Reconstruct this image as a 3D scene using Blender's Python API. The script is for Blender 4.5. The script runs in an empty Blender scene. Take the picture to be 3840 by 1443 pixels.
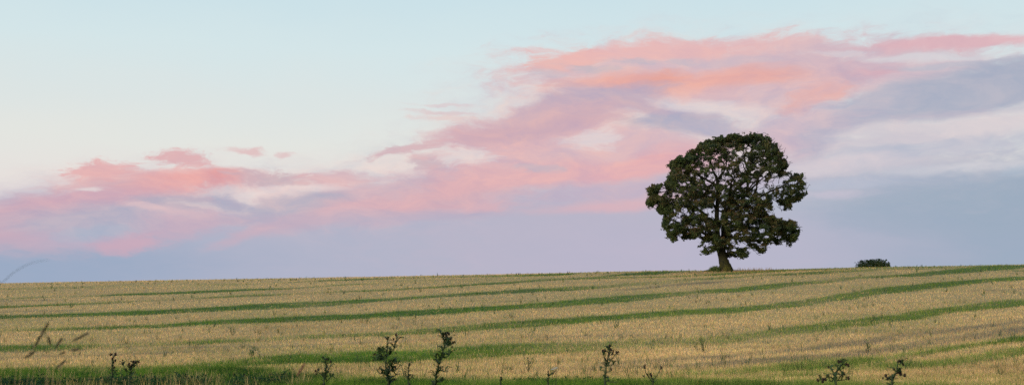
import bpy, math, numpy as np
from mathutils import Vector
R = np.random.RandomState(7)
S = bpy.context.scene
W0, H0, F = 3840.0, 1443.0, 4635.0
CAMZ = 1.6
TH = math.atan(528.5 / F)
SN, CS = math.sin(TH), math.cos(TH)

# ------------------------------------------------------------------ helpers
def lin(c):
    return tuple(((x / 255) / 12.92 if x / 255 <= 0.04045 else ((x / 255 + 0.055) / 1.055) ** 2.4) for x in c)

def place(px, py, D):
    """a point of the place at D metres in front of the camera"""
    u = (px - W0 / 2) / F; v = (H0 / 2 - py) / F
    t = D / (CS - v * SN)
    return np.array([t * u, D, CAMZ + t * (SN + v * CS)])

def row_of(x, y, z):
    f = y * CS + (z - CAMZ) * SN
    up = -y * SN + (z - CAMZ) * CS
    return H0 / 2 - F * up / f

def col_of(x, y, z):
    return W0 / 2 + F * x / (y * CS + (z - CAMZ) * SN)

_ng = {}
def vnoise(x, y, sc, seed=0):
    g = _ng.setdefault(seed, np.random.RandomState(1000 + seed).rand(256, 256))
    X = np.asarray(x) / sc + 4000.0; Y = np.asarray(y) / sc + 4000.0
    xi = np.floor(X).astype(int); yi = np.floor(Y).astype(int)
    fx = X - xi; fy = Y - yi
    fx = fx * fx * (3 - 2 * fx); fy = fy * fy * (3 - 2 * fy)
    a = g[xi % 256, yi % 256]; b = g[(xi + 1) % 256, yi % 256]
    c = g[xi % 256, (yi + 1) % 256]; d = g[(xi + 1) % 256, (yi + 1) % 256]
    return (a * (1 - fx) + b * fx) * (1 - fy) + (c * (1 - fx) + d * fx) * fy

def sstep(a, b, x):
    t = np.clip((x - a) / (b - a), 0, 1)
    return t * t * (3 - 2 * t)

def mesh_obj(name, V, Fc, mat, parent=None, col=None, smooth=False, attrs=None):
    V = np.asarray(V, dtype=np.float32).reshape(-1, 3)
    Fc = np.asarray(Fc, dtype=np.int32)
    n = Fc.shape[1]
    me = bpy.data.meshes.new(name)
    me.vertices.add(len(V)); me.vertices.foreach_set('co', V.ravel())
    me.loops.add(Fc.size); me.loops.foreach_set('vertex_index', Fc.ravel())
    me.polygons.add(len(Fc))
    me.polygons.foreach_set('loop_start', np.arange(0, Fc.size, n, dtype=np.int32))
    me.polygons.foreach_set('loop_total', np.full(len(Fc), n, dtype=np.int32))
    if smooth:
        me.polygons.foreach_set('use_smooth', np.ones(len(Fc), dtype=bool))
    if col is not None:
        a = me.color_attributes.new('tint', 'FLOAT_COLOR', 'POINT')
        c = np.ones((len(V), 4), dtype=np.float32); c[:, :3] = col
        a.data.foreach_set('color', c.ravel())
    for k, v in (attrs or {}).items():
        a = me.attributes.new(k, 'FLOAT', 'POINT')
        a.data.foreach_set('value', np.asarray(v, dtype=np.float32).ravel())
    me.update(calc_edges=True); me.validate()
    o = bpy.data.objects.new(name, me); S.collection.objects.link(o)
    me.materials.append(mat)
    if parent is not None:
        o.parent = parent
        o.matrix_parent_inverse = parent.matrix_basis.inverted()
    return o

def tag(o, label=None, cat=None, group=None, kind=None):
    if label: o['label'] = label
    if cat: o['category'] = cat
    if group: o['group'] = group
    if kind: o['kind'] = kind
    return o

def empty(name, loc, label, cat, group=None):
    o = bpy.data.objects.new(name, None); S.collection.objects.link(o)
    o.location = Vector([float(c) for c in loc]); o.empty_display_size = 0.2
    return tag(o, label, cat, group, 'thing')

def catmull(P, Rr, k=4):
    P = np.asarray(P, float); Rr = np.asarray(Rr, float)
    if len(P) < 3: return P, Rr
    Q = np.vstack([2 * P[0] - P[1], P, 2 * P[-1] - P[-2]])
    out = []; rr = []
    for i in range(len(P) - 1):
        p0, p1, p2, p3 = Q[i:i + 4]
        for j in range(k):
            t = j / k
            out.append(0.5 * ((2 * p1) + (-p0 + p2) * t + (2 * p0 - 5 * p1 + 4 * p2 - p3) * t * t + (-p0 + 3 * p1 - 3 * p2 + p3) * t ** 3))
            rr.append(Rr[i] * (1 - t) + Rr[i + 1] * t)
    out.append(P[-1]); rr.append(Rr[-1])
    return np.array(out), np.array(rr)

class Tubes:
    def __init__(s): s.V = []; s.F = []; s.n = 0
    def add(s, P, Rr, sides=6, wob=0.0):
        P = np.asarray(P, float); Rr = np.asarray(Rr, float)
        T = np.gradient(P, axis=0); T /= (np.linalg.norm(T, axis=1)[:, None] + 1e-9)
        ref = np.array([0.31, 0.9, 0.13]) if abs(T[0][1]) < 0.8 else np.array([1.0, 0, 0])
        A = np.cross(T, ref); A /= (np.linalg.norm(A, axis=1)[:, None] + 1e-9)
        B = np.cross(T, A)
        an = np.linspace(0, 2 * math.pi, sides, endpoint=False)
        r = Rr[:, None] * (1 + wob * (R.rand(len(P), sides) - .5))
        ring = P[:, None, :] + r[..., None] * (np.cos(an)[None, :, None] * A[:, None, :] + np.sin(an)[None, :, None] * B[:, None, :])
        m = len(P)
        s.V.append(ring.reshape(-1, 3))
        i = np.arange(m - 1)[:, None] * sides; j = np.arange(sides)[None, :]; j2 = (j + 1) % sides
        f = np.stack([i + j, i + j2, i + sides + j2, i + sides + j], -1).reshape(-1, 4) + s.n
        s.F.append(f)
        # end cap, closed to a point by collapsed quads
        s.n += m * sides
        tip = P[-1] + T[-1] * Rr[-1]
        s.V.append(tip[None, :].repeat(1, 0)); tipi = s.n; s.n += 1
        base = tipi - sides
        for q in range(0, sides, 2):
            s.F.append(np.array([[base + q, base + (q + 1) % sides, base + (q + 2) % sides, tipi]]))
    def build(s, name, mat, parent=None, smooth=True):
        return mesh_obj(name, np.vstack(s.V), np.vstack(s.F), mat, parent, smooth=smooth)

def unit(v): return v / (np.linalg.norm(v, axis=-1, keepdims=True) + 1e-9)

def leaf_quads(C, N, size, aspect=0.6, fold=0.0):
    """diamond leaves: centres C, normals N"""
    n = len(C)
    r = unit(R.randn(n, 3)); T = unit(np.cross(N, r)); B = np.cross(N, T)
    s = np.asarray(size).reshape(-1, 1) * np.ones((n, 1))
    V = np.stack([C - T * s, C + B * s * aspect + N * s * fold, C + T * s, C - B * s * aspect + N * s * fold], 1).reshape(-1, 3)
    Fq = np.arange(4 * n).reshape(-1, 4)
    return V, Fq

# ------------------------------------------------------------------ materials
def new_mat(name):
    m = bpy.data.materials.new(name); m.use_nodes = True
    nt = m.node_tree; nt.nodes.clear()
    out = nt.nodes.new('ShaderNodeOutputMaterial')
    b = nt.nodes.new('ShaderNodeBsdfPrincipled')
    nt.links.new(b.outputs[0], out.inputs[0])
    b.inputs['Specular IOR Level'].default_value = 0.25
    return m, nt, b

def blade_mat(name, rough=0.8, transl=0.42, var=0.25):
    m, nt, b = new_mat(name)
    a = nt.nodes.new('ShaderNodeAttribute'); a.attribute_name = 'tint'
    tc = nt.nodes.new('ShaderNodeTexCoord')
    nz = nt.nodes.new('ShaderNodeTexNoise'); nz.inputs['Scale'].default_value = 1.7; nz.inputs['Detail'].default_value = 3
    nt.links.new(tc.outputs['Object'], nz.inputs['Vector'])
    mr = nt.nodes.new('ShaderNodeMapRange'); mr.inputs[1].default_value = .3; mr.inputs[2].default_value = .7
    mr.inputs[3].default_value = 1 - var; mr.inputs[4].default_value = 1 + var
    nt.links.new(nz.outputs[0], mr.inputs[0])
    vm = nt.nodes.new('ShaderNodeVectorMath'); vm.operation = 'SCALE'
    nt.links.new(a.outputs['Color'], vm.inputs[0]); nt.links.new(mr.outputs[0], vm.inputs['Scale'])
    nt.links.new(vm.outputs[0], b.inputs['Base Color'])
    b.inputs['Roughness'].default_value = rough
    if transl:
        tr = nt.nodes.new('ShaderNodeBsdfTranslucent'); mx = nt.nodes.new('ShaderNodeMixShader')
        mx.inputs[0].default_value = transl
        nt.links.new(vm.outputs[0], tr.inputs[0])
        nt.links.new(b.outputs[0], mx.inputs[1]); nt.links.new(tr.outputs[0], mx.inputs[2])
        out = [n for n in nt.nodes if n.type == 'OUTPUT_MATERIAL'][0]
        nt.links.new(mx.outputs[0], out.inputs[0])
    return m

def noise_mat(name, c1, c2, scale=5, rough=0.8, detail=6, bump=0.0, c3=None, stretch=(1, 1, 1)):
    m, nt, b = new_mat(name)
    tc = nt.nodes.new('ShaderNodeTexCoord'); mp = nt.nodes.new('ShaderNodeMapping'); mp.inputs['Scale'].default_value = stretch
    nz = nt.nodes.new('ShaderNodeTexNoise'); nz.inputs['Scale'].default_value = scale; nz.inputs['Detail'].default_value = detail
    cr = nt.nodes.new('ShaderNodeValToRGB')
    cr.color_ramp.elements[0].position = .35; cr.color_ramp.elements[0].color = (*c1, 1)
    cr.color_ramp.elements[1].position = .65; cr.color_ramp.elements[1].color = (*c2, 1)
    if c3:
        e = cr.color_ramp.elements.new(.5); e.color = (*c3, 1)
    nt.links.new(tc.outputs['Object'], mp.inputs[0]); nt.links.new(mp.outputs[0], nz.inputs['Vector'])
    nt.links.new(nz.outputs[0], cr.inputs[0]); nt.links.new(cr.outputs[0], b.inputs['Base Color'])
    b.inputs['Roughness'].default_value = rough
    if bump:
        bp = nt.nodes.new('ShaderNodeBump'); bp.inputs['Strength'].default_value = bump; bp.inputs['Distance'].default_value = .05
        nt.links.new(nz.outputs[0], bp.inputs['Height']); nt.links.new(bp.outputs[0], b.inputs['Normal'])
    return m

M_blade = blade_mat('straw_and_grass')
M_leaf = blade_mat('tree_leaf', .55, .12, .3)
M_thleaf = noise_mat('thistle_leaf', (.014, .036, .016), (.045, .085, .030), 40, .7)
M_thstem = noise_mat('thistle_stem', (.014, .035, .016), (.035, .06, .025), 30, .7)
M_thhead = noise_mat('thistle_head', (.008, .008, .007), (.036, .024, .022), 160, .9)
M_seed = noise_mat('grass_seed_head', (.12, .125, .085), (.22, .20, .14), 90, .9)
M_dry = noise_mat('dry_stem', (.30, .24, .12), (.48, .38, .22), 30, .7)
M_white = noise_mat('white_petal', (.75, .75, .70), (.85, .85, .82), 60, .6)

# ------------------------------------------------------------------ terrain
PD = np.array([38, 46, 55, 64, 73, 82, 91, 100, 109, 118, 127, 136, 145, 154, 163, 171, 179, 187, 196, 210, 235, 280, 360, 500], float)
PR = np.array([1443, 1383, 1330, 1274, 1225, 1189, 1160, 1133, 1110, 1091, 1075, 1061, 1050, 1041, 1034, 1029, 1027, 1028, 1031, 1040, 1062, 1110, 1180, 1232], float)
PZ = np.array([place(1920, r, d)[2] for d, r in zip(PD, PR)])
_d = np.arange(-60, 1501, 1.0)
_z = np.interp(_d, np.concatenate([[-60, 0, 26], PD, [700, 1500]]), np.concatenate([[-.1, 0, 0], PZ, [-2, -6]]))
_k = np.exp(-0.5 * (np.arange(-12, 13) / 4.0) ** 2); _k /= _k.sum()
_zs = np.convolve(np.pad(_z, 12, mode='edge'), _k, mode='valid')
TILT = 70 / 3840.0
def ground(x, y):
    x = np.asarray(x, float); y = np.asarray(y, float)
    z = np.interp(y, _d, _zs)
    xx = np.clip(x, -220, 220)
    fade = sstep(4, 40, y) * (1 - sstep(300, 700, y))
    z = z + TILT * xx * fade
    z = z + (vnoise(x, y, 17, 3) - .5) * .22 * sstep(30, 50, y) + (vnoise(x, y, 5, 4) - .5) * .06
    return z

_Dg = np.arange(30, 176, .25)
def back(px, py):
    """ground point seen at that place of the photograph"""
    u = (px - W0 / 2) / F
    X = u * _Dg / CS
    Z = np.interp(_Dg, _d, _zs) + TILT * X
    rr = row_of(X, _Dg, Z)
    X = u * (_Dg * CS + (Z - CAMZ) * SN)
    Z = np.interp(_Dg, _d, _zs) + TILT * X
    rr = np.minimum.accumulate(row_of(X, _Dg, Z))
    D = float(np.interp(-py, -rr, _Dg))
    x = u * (D * CS + (float(ground(u * D, D)) - CAMZ) * SN)
    return x, D

# green strips of regrowth and grey wheel tracks running across the slope
# (column, row, half height, strength)
GREEN = [
 [(860,1067,2,.3),(1160,1053,2,.35),(1240,1049,2.5,.9),(1410,1043,2.5,.9),(1600,1038,2,.4),(1700,1037,1.5,.4),(1840,1036,2.5,.8),(2000,1032,4,1),(2130,1027,3,1),(2190,1023,2,.6)],
 [(0,1125,1.5,.2),(60,1121,2,.5),(370,1110,2.5,.6),(420,1107,4,1),(700,1097,5,1),(900,1089,5,1),(1100,1083,3,.8),(1170,1077,3,.5),(1280,1069,2.5,.4),(1420,1062,2.5,.4),(1550,1055,2,.2)],
 [(0,1152,6,.9),(250,1143,5,.85),(420,1138,4,.6),(560,1131,3,.35),(700,1125,3,.45),(900,1112,5,.65),(1150,1103,4,.5),(1270,1097,4,.55),(1400,1093,5,.7),(1520,1087,5,.75),(1660,1076,5,.85),(1800,1064,5,.9),(1900,1059,4,.8),(2000,1052,4,.8),(2130,1046,3.5,.8),(2260,1040,3,.8),(2470,1037,2.5,.7),(2600,1033,2.5,.6),(2680,1029,3,.8),(2860,1019,4,.9),(2980,1011,2,.7)],
 [(2200,1040,2,.5),(2300,1032,3,.9),(2450,1024,4,1),(2560,1017,3,1),(2640,1012,2,.8)],
 [(0,1189,7,1),(350,1179,8,1),(700,1168,10,1),(900,1156,11,1),(1200,1142,10,.95),(1450,1125,8,.85),(1600,1116,6,.85),(1800,1104,6,.95),(1960,1095,8,.95),(2100,1088,8,.85),(2250,1077,6,.6),(2350,1069,5,.6),(2480,1060,4,.4),(2650,1049,3,.3),(2800,1036,2.5,.5),(3000,1029,3.5,.8),(3150,1020,4,.8),(3320,1010,3,.4)],
 [(0,1240,7,.5),(200,1237,7,.6),(300,1234,7,.85),(600,1226,9,.95),(800,1213,9,.95),(1000,1204,10,1),(1300,1192,11,1),(1600,1172,12,1),(1850,1157,12,1),(2150,1133,13,1),(2300,1121,11,1),(2430,1112,9,.9),(2550,1101,7,.75),(2640,1092,6,.8),(2750,1088,7,1),(2850,1078,8,.9),(2950,1066,7,.8),(3060,1058,5,.6),(3180,1043,3.5,.6),(3300,1037,4,.7),(3450,1029,5,.95),(3600,1015,6,1),(3700,1006,6,1),(3790,1000,4,1)],
 [(0,1310,11,.8),(150,1309,11,.85),(300,1306,9,.6),(500,1298,8,.45),(700,1292,7,.45),(1000,1277,9,.5),(1150,1268,10,.65),(1400,1256,11,.65),(1500,1249,12,.75),(1850,1222,14,.85),(2150,1204,13,.95),(2300,1192,13,.95),(2550,1170,13,.95),(2750,1157,11,.9),(2950,1140,10,.7),(3050,1128,10,.75),(3250,1099,9,.9),(3400,1080,9,1),(3550,1064,9,1),(3700,1051,6,1),(3840,1038,6,.95)],
 [(560,1388,10,.6),(850,1370,18,.8),(1000,1355,24,.9),(1150,1350,22,.95),(1300,1347,22,.95),(1500,1345,23,.95),(1850,1325,28,.85),(2050,1317,26,.6),(2250,1302,20,.6),(2450,1288,20,.5),(2600,1280,20,.5),(2750,1268,16,.55),(2900,1248,13,.6),(3050,1230,14,.75),(3150,1216,15,.85),(3350,1192,13,.85),(3500,1167,12,.9),(3650,1150,12,.9),(3840,1127,8,.8)],
 [(2700,1412,12,.35),(2900,1390,12,.5),(3050,1372,14,.75),(3150,1362,12,.7),(3300,1347,9,.5),(3450,1325,7,.5),(3600,1302,6,.75),(3720,1286,6,.8),(3840,1268,7,.95)],
 [(2900,1420,8,.3),(3000,1407,9,.5),(3200,1390,11,.45),(3400,1368,12,.6),(3550,1360,10,.6),(3700,1338,12,.5),(3840,1311,12,.7)],
 [(0,1430,46,1),(400,1428,44,1),(700,1424,48,1),(900,1428,40,1),(1050,1440,32,1),(1300,1449,30,.95),(1700,1453,28,.9),(2200,1452,26,.9),(2700,1455,24,.8),(3100,1457,20,.5),(3840,1460,12,.3)],
]
TRACK = [
 [(1900,1395,8,.3),(2150,1385,12,.5),(2350,1372,12,.6),(2550,1350,9,.5),(2700,1342,8,.7),(2900,1322,9,.8),(3100,1302,9,.95),(3250,1281,9,.9),(3400,1257,7,.7),(3600,1235,6,.75),(3840,1205,6,.8)],
 [(2300,1400,8,.3),(2500,1380,10,.6),(2750,1362,10,.8),(2900,1351,10,.9),(3100,1335,10,1),(3250,1319,10,.9),(3400,1298,10,.8),(3600,1268,8,.7),(3840,1234,8,.8)],
 [(700,1308,5,.3),(850,1306,7,.5),(1050,1303,6,.5),(1300,1292,5,.25),(1700,1270,6,.3)],
 [(0,1346,6,.4),(150,1343,9,.7),(260,1342,9,.7),(500,1332,8,.5),(800,1320,5,.25)],
 [(1700,1140,3,.3),(1900,1128,3,.4),(2100,1118,3,.3)],
 [(2350,1087,3,.4),(2550,1068,3,.7),(2650,1062,3,.7),(2800,1052,2,.4)],
]
def prep(lines):
    out = []
    for L in lines:
        A = []
        for (c, r, h, s) in L:
            x, D = back(c, r); _, Da = back(c, r - h); _, Db = back(c, r + h)
            A.append((x, D, max(.35, (Da - Db) / 2), s))
        A = np.array(A); A = A[np.argsort(A[:, 0])]
        out.append(A)
    return out
GL = prep(GREEN); TL = prep(TRACK)
def strips(L, x, y, seed, edge=.45, wide=1.0):
    m = np.zeros_like(x)
    wob = (vnoise(x, y, 3.0, seed) - .5) * .8 + (vnoise(x, y, 9.0, seed + 1) - .5) * .9 + (vnoise(x, y, .7, seed + 3) - .5) * .7
    for i, A in enumerate(L):
        yc = np.interp(x, A[:, 0], A[:, 1]); hw = np.interp(x, A[:, 0], A[:, 2]); s = np.interp(x, A[:, 0], A[:, 3])
        s = s * sstep(A[0, 0] - 3, A[0, 0], x) * (1 - sstep(A[-1, 0], A[-1, 0] + 3, x)) if i < len(L) and A[0, 0] > -14 else s
        d = np.abs(y - yc) / (hw * .84 * wide) + wob * .45
        s = np.clip(s + (vnoise(x, y, 4.0, seed + 2) - .5) * .9 * (1 - s) * 1.5, 0, 1)
        s = s * (1 - (.25 + .35 * (1 - s) + .35 * (1 - sstep(38, 62, y))) * sstep(.52, .80, vnoise(x + i * 7, y * 1.6, 2.4, seed + 5) * .6 + vnoise(x + i * 7, y, .8, seed + 6) * .4))
        m = np.maximum(m, s * (1 - sstep(1 - edge, 1 + edge, d)))
    return m
def green(x, y): return strips(GL, x, y, 10, .16)
def halo(x, y): return strips(GL, x, y, 10, .7, 1.9)
def track(x, y): return strips(TL, x, y, 20, .6)

def axis(segs):
    o = []
    for a, b, st in segs: o.append(np.arange(a, b, st))
    return np.concatenate(o)
xs = np.concatenate([axis([(-3000, -400, 200), (-400, -100, 12), (-100, 100, .7), (100, 400, 12), (400, 3001, 200)])])
ys = np.concatenate([axis([(-400, -20, 20), (-20, 30, 1.5), (30, 190, .6), (190, 300, 4), (300, 700, 20), (700, 4001, 150)])])
GX, GY = np.meshgrid(xs, ys)
GZ = ground(GX, GY)
nx, ny = len(xs), len(ys)
ii = np.arange(ny - 1)[:, None] * nx + np.arange(nx - 1)[None, :]
FF = np.stack([ii, ii + 1, ii + nx + 1, ii + nx], -1).reshape(-1, 4)
gm = green(GX.ravel(), GY.ravel()); km = track(GX.ravel(), GY.ravel())
gm = np.maximum(gm, 1 - sstep(30, 36, GY.ravel())); gm = np.maximum(gm, sstep(200, 240, GY.ravel()) * .9)

M_ground, nt, b = new_mat('stubble_soil')
tc = nt.nodes.new('ShaderNodeTexCoord')
def N(t): return nt.nodes.new(t)
nz = N('ShaderNodeTexNoise'); nz.inputs['Scale'].default_value = 6; nz.inputs['Detail'].default_value = 8
n2 = N('ShaderNodeTexNoise'); n2.inputs['Scale'].default_value = .35; n2.inputs['Detail'].default_value = 5
for n in (nz, n2): nt.links.new(tc.outputs['Object'], n.inputs['Vector'])
def ramp(src, stops):
    c = N('ShaderNodeValToRGB'); e = c.color_ramp.elements
    e[0].position, e[0].color = stops[0][0], (*stops[0][1], 1); e[1].position, e[1].color = stops[-1][0], (*stops[-1][1], 1)
    for p, col in stops[1:-1]:
        q = e.new(p); q.color = (*col, 1)
    nt.links.new(src, c.inputs[0]); return c.outputs[0]
def mixc(f, a, bb):
    m = N('ShaderNodeMix'); m.data_type = 'RGBA'
    if isinstance(f, float): m.inputs[0].default_value = f
    else: nt.links.new(f, m.inputs[0])
    nt.links.new(a, m.inputs[6]); nt.links.new(bb, m.inputs[7]); return m.outputs[2]
straw = ramp(nz.outputs[0], [(.3, (.26, .18, .085)), (.5, (.44, .33, .15)), (.7, (.55, .42, .21))])
grs = ramp(nz.outputs[0], [(.3, (.03, .07, .015)), (.7, (.09, .16, .035))])
ga = N('ShaderNodeAttribute'); ga.attribute_name = 'green'
ka = N('ShaderNodeAttribute'); ka.attribute_name = 'track'
trk = ramp(nz.outputs[0], [(.3, (.11, .085, .06)), (.7, (.22, .18, .13))])
c_ = mixc(ka.outputs['Fac'], straw, trk); c_ = mixc(ga.outputs['Fac'], c_, grs)
nt.links.new(c_, b.inputs['Base Color']); b.inputs['Roughness'].default_value = .95
bp = N('ShaderNodeBump'); bp.inputs['Distance'].default_value = .08; bp.inputs['Strength'].default_value = .8
nt.links.new(nz.outputs[0], bp.inputs['Height']); nt.links.new(bp.outputs[0], b.inputs['Normal'])
g = mesh_obj('ground', np.stack([GX, GY, GZ], -1), FF, M_ground, smooth=True, attrs={'green': gm, 'track': km})
tag(g, 'straw coloured stubble hillside striped with green regrowth', None, None, 'structure')

# ------------------------------------------------------------------ stubble and grass
def sample_field(n, ymin=31.0, ymax=186.0, pw=1.9, side=.475):
    t = R.rand(n)
    a = 1 - pw
    y = (ymin ** a + t * (ymax ** a - ymin ** a)) ** (1 / a)
    x = (R.rand(n) * 2 - 1) * (side * y + 3)
    return x, y

def blades(name, x, y, h, w, lean, col, mat=M_blade, taper=.5, sink=.02, label=None, cat=None):
    n = len(x); z = ground(x, y) - sink
    base = np.stack([x, y, z], -1)
    yaw = R.rand(n) * math.pi * 2
    side = np.stack([np.cos(yaw), np.sin(yaw) * .6, 0 * yaw], -1) * (w / 2)[:, None]
    la = R.rand(n) * math.pi * 2
    tip = base + np.stack([np.cos(la) * lean * h, np.sin(la) * lean * h, h], -1)
    V = np.stack([base - side, base + side, tip + side * taper, tip - side * taper], 1).reshape(-1, 3)
    o = mesh_obj(name, V, np.arange(4 * n).reshape(-1, 4), mat, col=np.repeat(col, 4, axis=0))
    return tag(o, label, cat, None, 'stuff')

def palette(n, cols, wts):
    cols = np.array(cols); wts = np.array(wts, float); wts /= wts.sum()
    i = R.choice(len(cols), n, p=wts)
    return cols[i] * (1 + (R.rand(n, 1) - .5) * .45)

x, y = sample_field(900000)
G = green(x, y); K = track(x, y)
p = R.rand(len(x))
isg = p < G * .95
drop = (~isg) & (R.rand(len(x)) < K * .32)
patch = vnoise(x, y, 6, 31); patch2 = vnoise(x, y, 14, 32)
# straw stalks
s = (~isg) & (~drop)
xs_, ys_ = x[s], y[s]; n = len(xs_); Ks = K[s]
col = palette(n, [(.82, .56, .28), (.74, .45, .24), (.64, .48, .20), (.86, .65, .38), (.50, .50, .15), (.40, .27, .16)], [4, 3.4, 2.4, 1.5, 2.0, 1.2])
rows = .5 + .5 * np.sin((ys_ - .45 * xs_) * 2 * math.pi / 2.6 + 3 * vnoise(xs_, ys_, 12, 35))
tv = 1 + (vnoise(xs_, ys_, 7, 33) - .5) * .34 + (vnoise(xs_, ys_, 1.6, 34) - .5) * .3 + (rows - .5) * .12
col *= tv[:, None]
yg = sstep(.5, .8, patch[s])[:, None] * .35 + halo(xs_, ys_)[:, None] * .45
yg = np.where(R.rand(n, 1) < yg, 1.0, 0.0)
col = col * (1 - yg) + palette(n, [(.36, .36, .10), (.22, .29, .07), (.44, .40, .15)], [2, 1.4, 1]) * yg
kk = Ks[:, None] * .55
col = col * (1 - kk) + palette(n, [(.19, .18, .13), (.11, .14, .09), (.27, .23, .17)], [2, 1.4, 1]) * kk
w = (.006 + R.rand(n) * .005) * np.maximum(1, (ys_ / 42) ** .9)
h = (.07 + R.rand(n) * .08) * (1 + .25 * (vnoise(xs_, ys_, 3, 36) - .5))
blades('stubble', xs_, ys_, h, w, R.rand(n) * .3, col, label='short dry straw stubble covering the sloping field', cat='stubble')
# green grass
s = isg
xs_, ys_ = x[s], y[s]; n = len(xs_)
dense = sstep(.35, .95, G[s])[:, None]
ca = palette(n, [(.065, .175, .014), (.11, .24, .018), (.045, .135, .020), (.17, .28, .026)], [3, 3, 2, 1.8])
cb = palette(n, [(.22, .32, .06), (.14, .25, .05), (.34, .36, .10)], [3, 2, 1.5])
near = (1 - sstep(40, 58, ys_))[:, None]
pc = col_of(xs_, ys_, ground(xs_, ys_))
yel = (sstep(1300, 2700, pc) * .75 + (vnoise(xs_, ys_, 8, 38) - .5) * .9)[:, None]
yel = np.clip(yel, 0, 1) * (1 - near)
ca = ca * (1 - yel) + palette(n, [(.17, .28, .018), (.24, .32, .03), (.12, .22, .018)], [2, 2, 2]) * yel
clump = sstep(.45, .75, vnoise(xs_, ys_, 1.1, 39) * .6 + vnoise(xs_, ys_, 3.3, 40) * .4)[:, None]
ca = ca * (1 - near * (.15 + .6 * clump)) * (1 - near * clump * np.array([[.5, 0, -.5]]))
ca = ca * (1 + (vnoise(xs_, ys_, 5, 37)[:, None] - .5) * .6)
fr = (R.rand(n, 1) > dense * (.86 - .18 * yel))
col = np.where(fr, cb, ca)
w = (.007 + R.rand(n) * .009) * np.maximum(1, (ys_ / 42) ** .9)
h = (.10 + R.rand(n) * .14) * (.85 + .5 * near[:, 0])
blades('grass', xs_, ys_, h, w, .2 + R.rand(n) * .7, col, taper=.15, label='green regrowth grass in stripes across the stubble', cat='grass')

# taller rank weeds and oat shoots dotted over the field
def tufts(nt_, ymin, ymax, nb, hh, spread, cols, wts, ww=.02, pos=None, pw=1.7):
    if pos is None: tx, ty = sample_field(nt_, ymin, ymax, pw)
    else: tx, ty = pos
    m = len(tx)
    hs = hh[0] + (hh[1] - hh[0]) * R.rand(m) ** 1.6
    X = np.repeat(tx, nb); Y = np.repeat(ty, nb); Hh = np.repeat(hs, nb) * (.45 + .55 * R.rand(m * nb))
    X = X + R.randn(m * nb) * spread; Y = Y + R.randn(m * nb) * spread
    c = palette(m, cols, wts)
    return X, Y, Hh, (ww * (.6 + .8 * R.rand(m * nb))) * np.maximum(1, Y / 52), np.repeat(c, nb, axis=0) * (1 + (R.rand(m * nb, 1) - .5) * .5)
GC = [(.03, .085, .028), (.05, .12, .035), (.10, .15, .05), (.04, .075, .045)]
parts = [tufts(520, 37.5, 46, 7, (.22, .55), .05, GC, [3, 2, 3, 1.5], ww=.012), tufts(900, 40, 178, 6, (.26, .6), .05, GC, [3, 2, 2, 1.5]),
         tufts(420, 158, 180, 4, (.15, .42), .06, GC, [3, 2, 2, 1.5], pw=.5)]
X, Y, Hh, Ww, C = [np.concatenate([q[k] for q in parts]) for k in range(5)]
blades('weeds', X, Y, Hh, Ww, .1 + R.rand(len(X)) * .45, C, taper=.2, label='scattered taller green weeds standing above the stubble', cat='weeds')

# leafy rank growth along the margin
m_ = 5200
pcx = np.concatenate([R.rand(int(m_ * .72)) * 1300 - 30, 1200 + R.rand(m_ - int(m_ * .72)) * 2640]); cd = 36.6 + R.rand(m_) ** 1.3 * np.where(pcx < 1200, 4.6, 1.9)
X = (pcx - 1920) / F * cd
keep = (vnoise(X, cd, .9, 61) * .6 + vnoise(X, cd, 2.6, 62) * .4 > .50) & (green(X, cd) > np.where(pcx < 1200, .3, .62)) & ((pcx < 1200) | (R.rand(m_) < .5)); X, cd = X[keep], cd[keep]; m_ = len(X)
ht = (.10 + .34 * R.rand(m_) ** 1.6) * np.where(X > -7, .6, 1.0); pc_ = palette(m_, [(.018, .065, .022), (.028, .085, .028), (.022, .060, .034), (.05, .10, .03)], [3, 3, 2, 1])
k_ = 9
LC_ = np.stack([np.repeat(X, k_), np.repeat(cd, k_), np.repeat(ground(X, cd), k_) + np.repeat(ht, k_) * R.rand(m_ * k_) ** .7], -1) + R.randn(m_ * k_, 3) * np.array([.07, .07, .02])
Vq, Fq = leaf_quads(LC_, unit(R.randn(m_ * k_, 3) * .6 + np.array([0, -.3, .8])), .025 + .045 * R.rand(m_ * k_), .45, .15)
o = mesh_obj('margin_weeds', Vq, Fq, M_blade, col=np.repeat(np.repeat(pc_, k_, axis=0) * (.7 + .6 * R.rand(m_ * k_, 1)), 4, axis=0))
tag(o, 'dark broad leaved weeds matted along the near field margin', 'weeds', None, 'stuff')

# rank dry bents rising out of the green margin
cx_ = R.rand(8000) * 1200 - 30; cd = 36.5 + R.rand(8000) * 6
X = (cx_ - 1920) / F * cd; keep = vnoise(X, cd, .5, 41) * .6 + vnoise(X, cd, 1.6, 42) * .4 > .52
X, Y = X[keep], cd[keep]; n = len(X)
C = palette(n, [(.42, .32, .13), (.50, .38, .20), (.30, .29, .12), (.12, .18, .06)], [3, 2, 2, 2])
blades('dry_grass', X, Y, .15 + R.rand(n) ** 1.6 * .36, .008 + R.rand(n) * .010, .05 + R.rand(n) * .5, C, taper=.4, label='pale dry grass stalks over the dark green margin at left', cat='grass')

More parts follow.
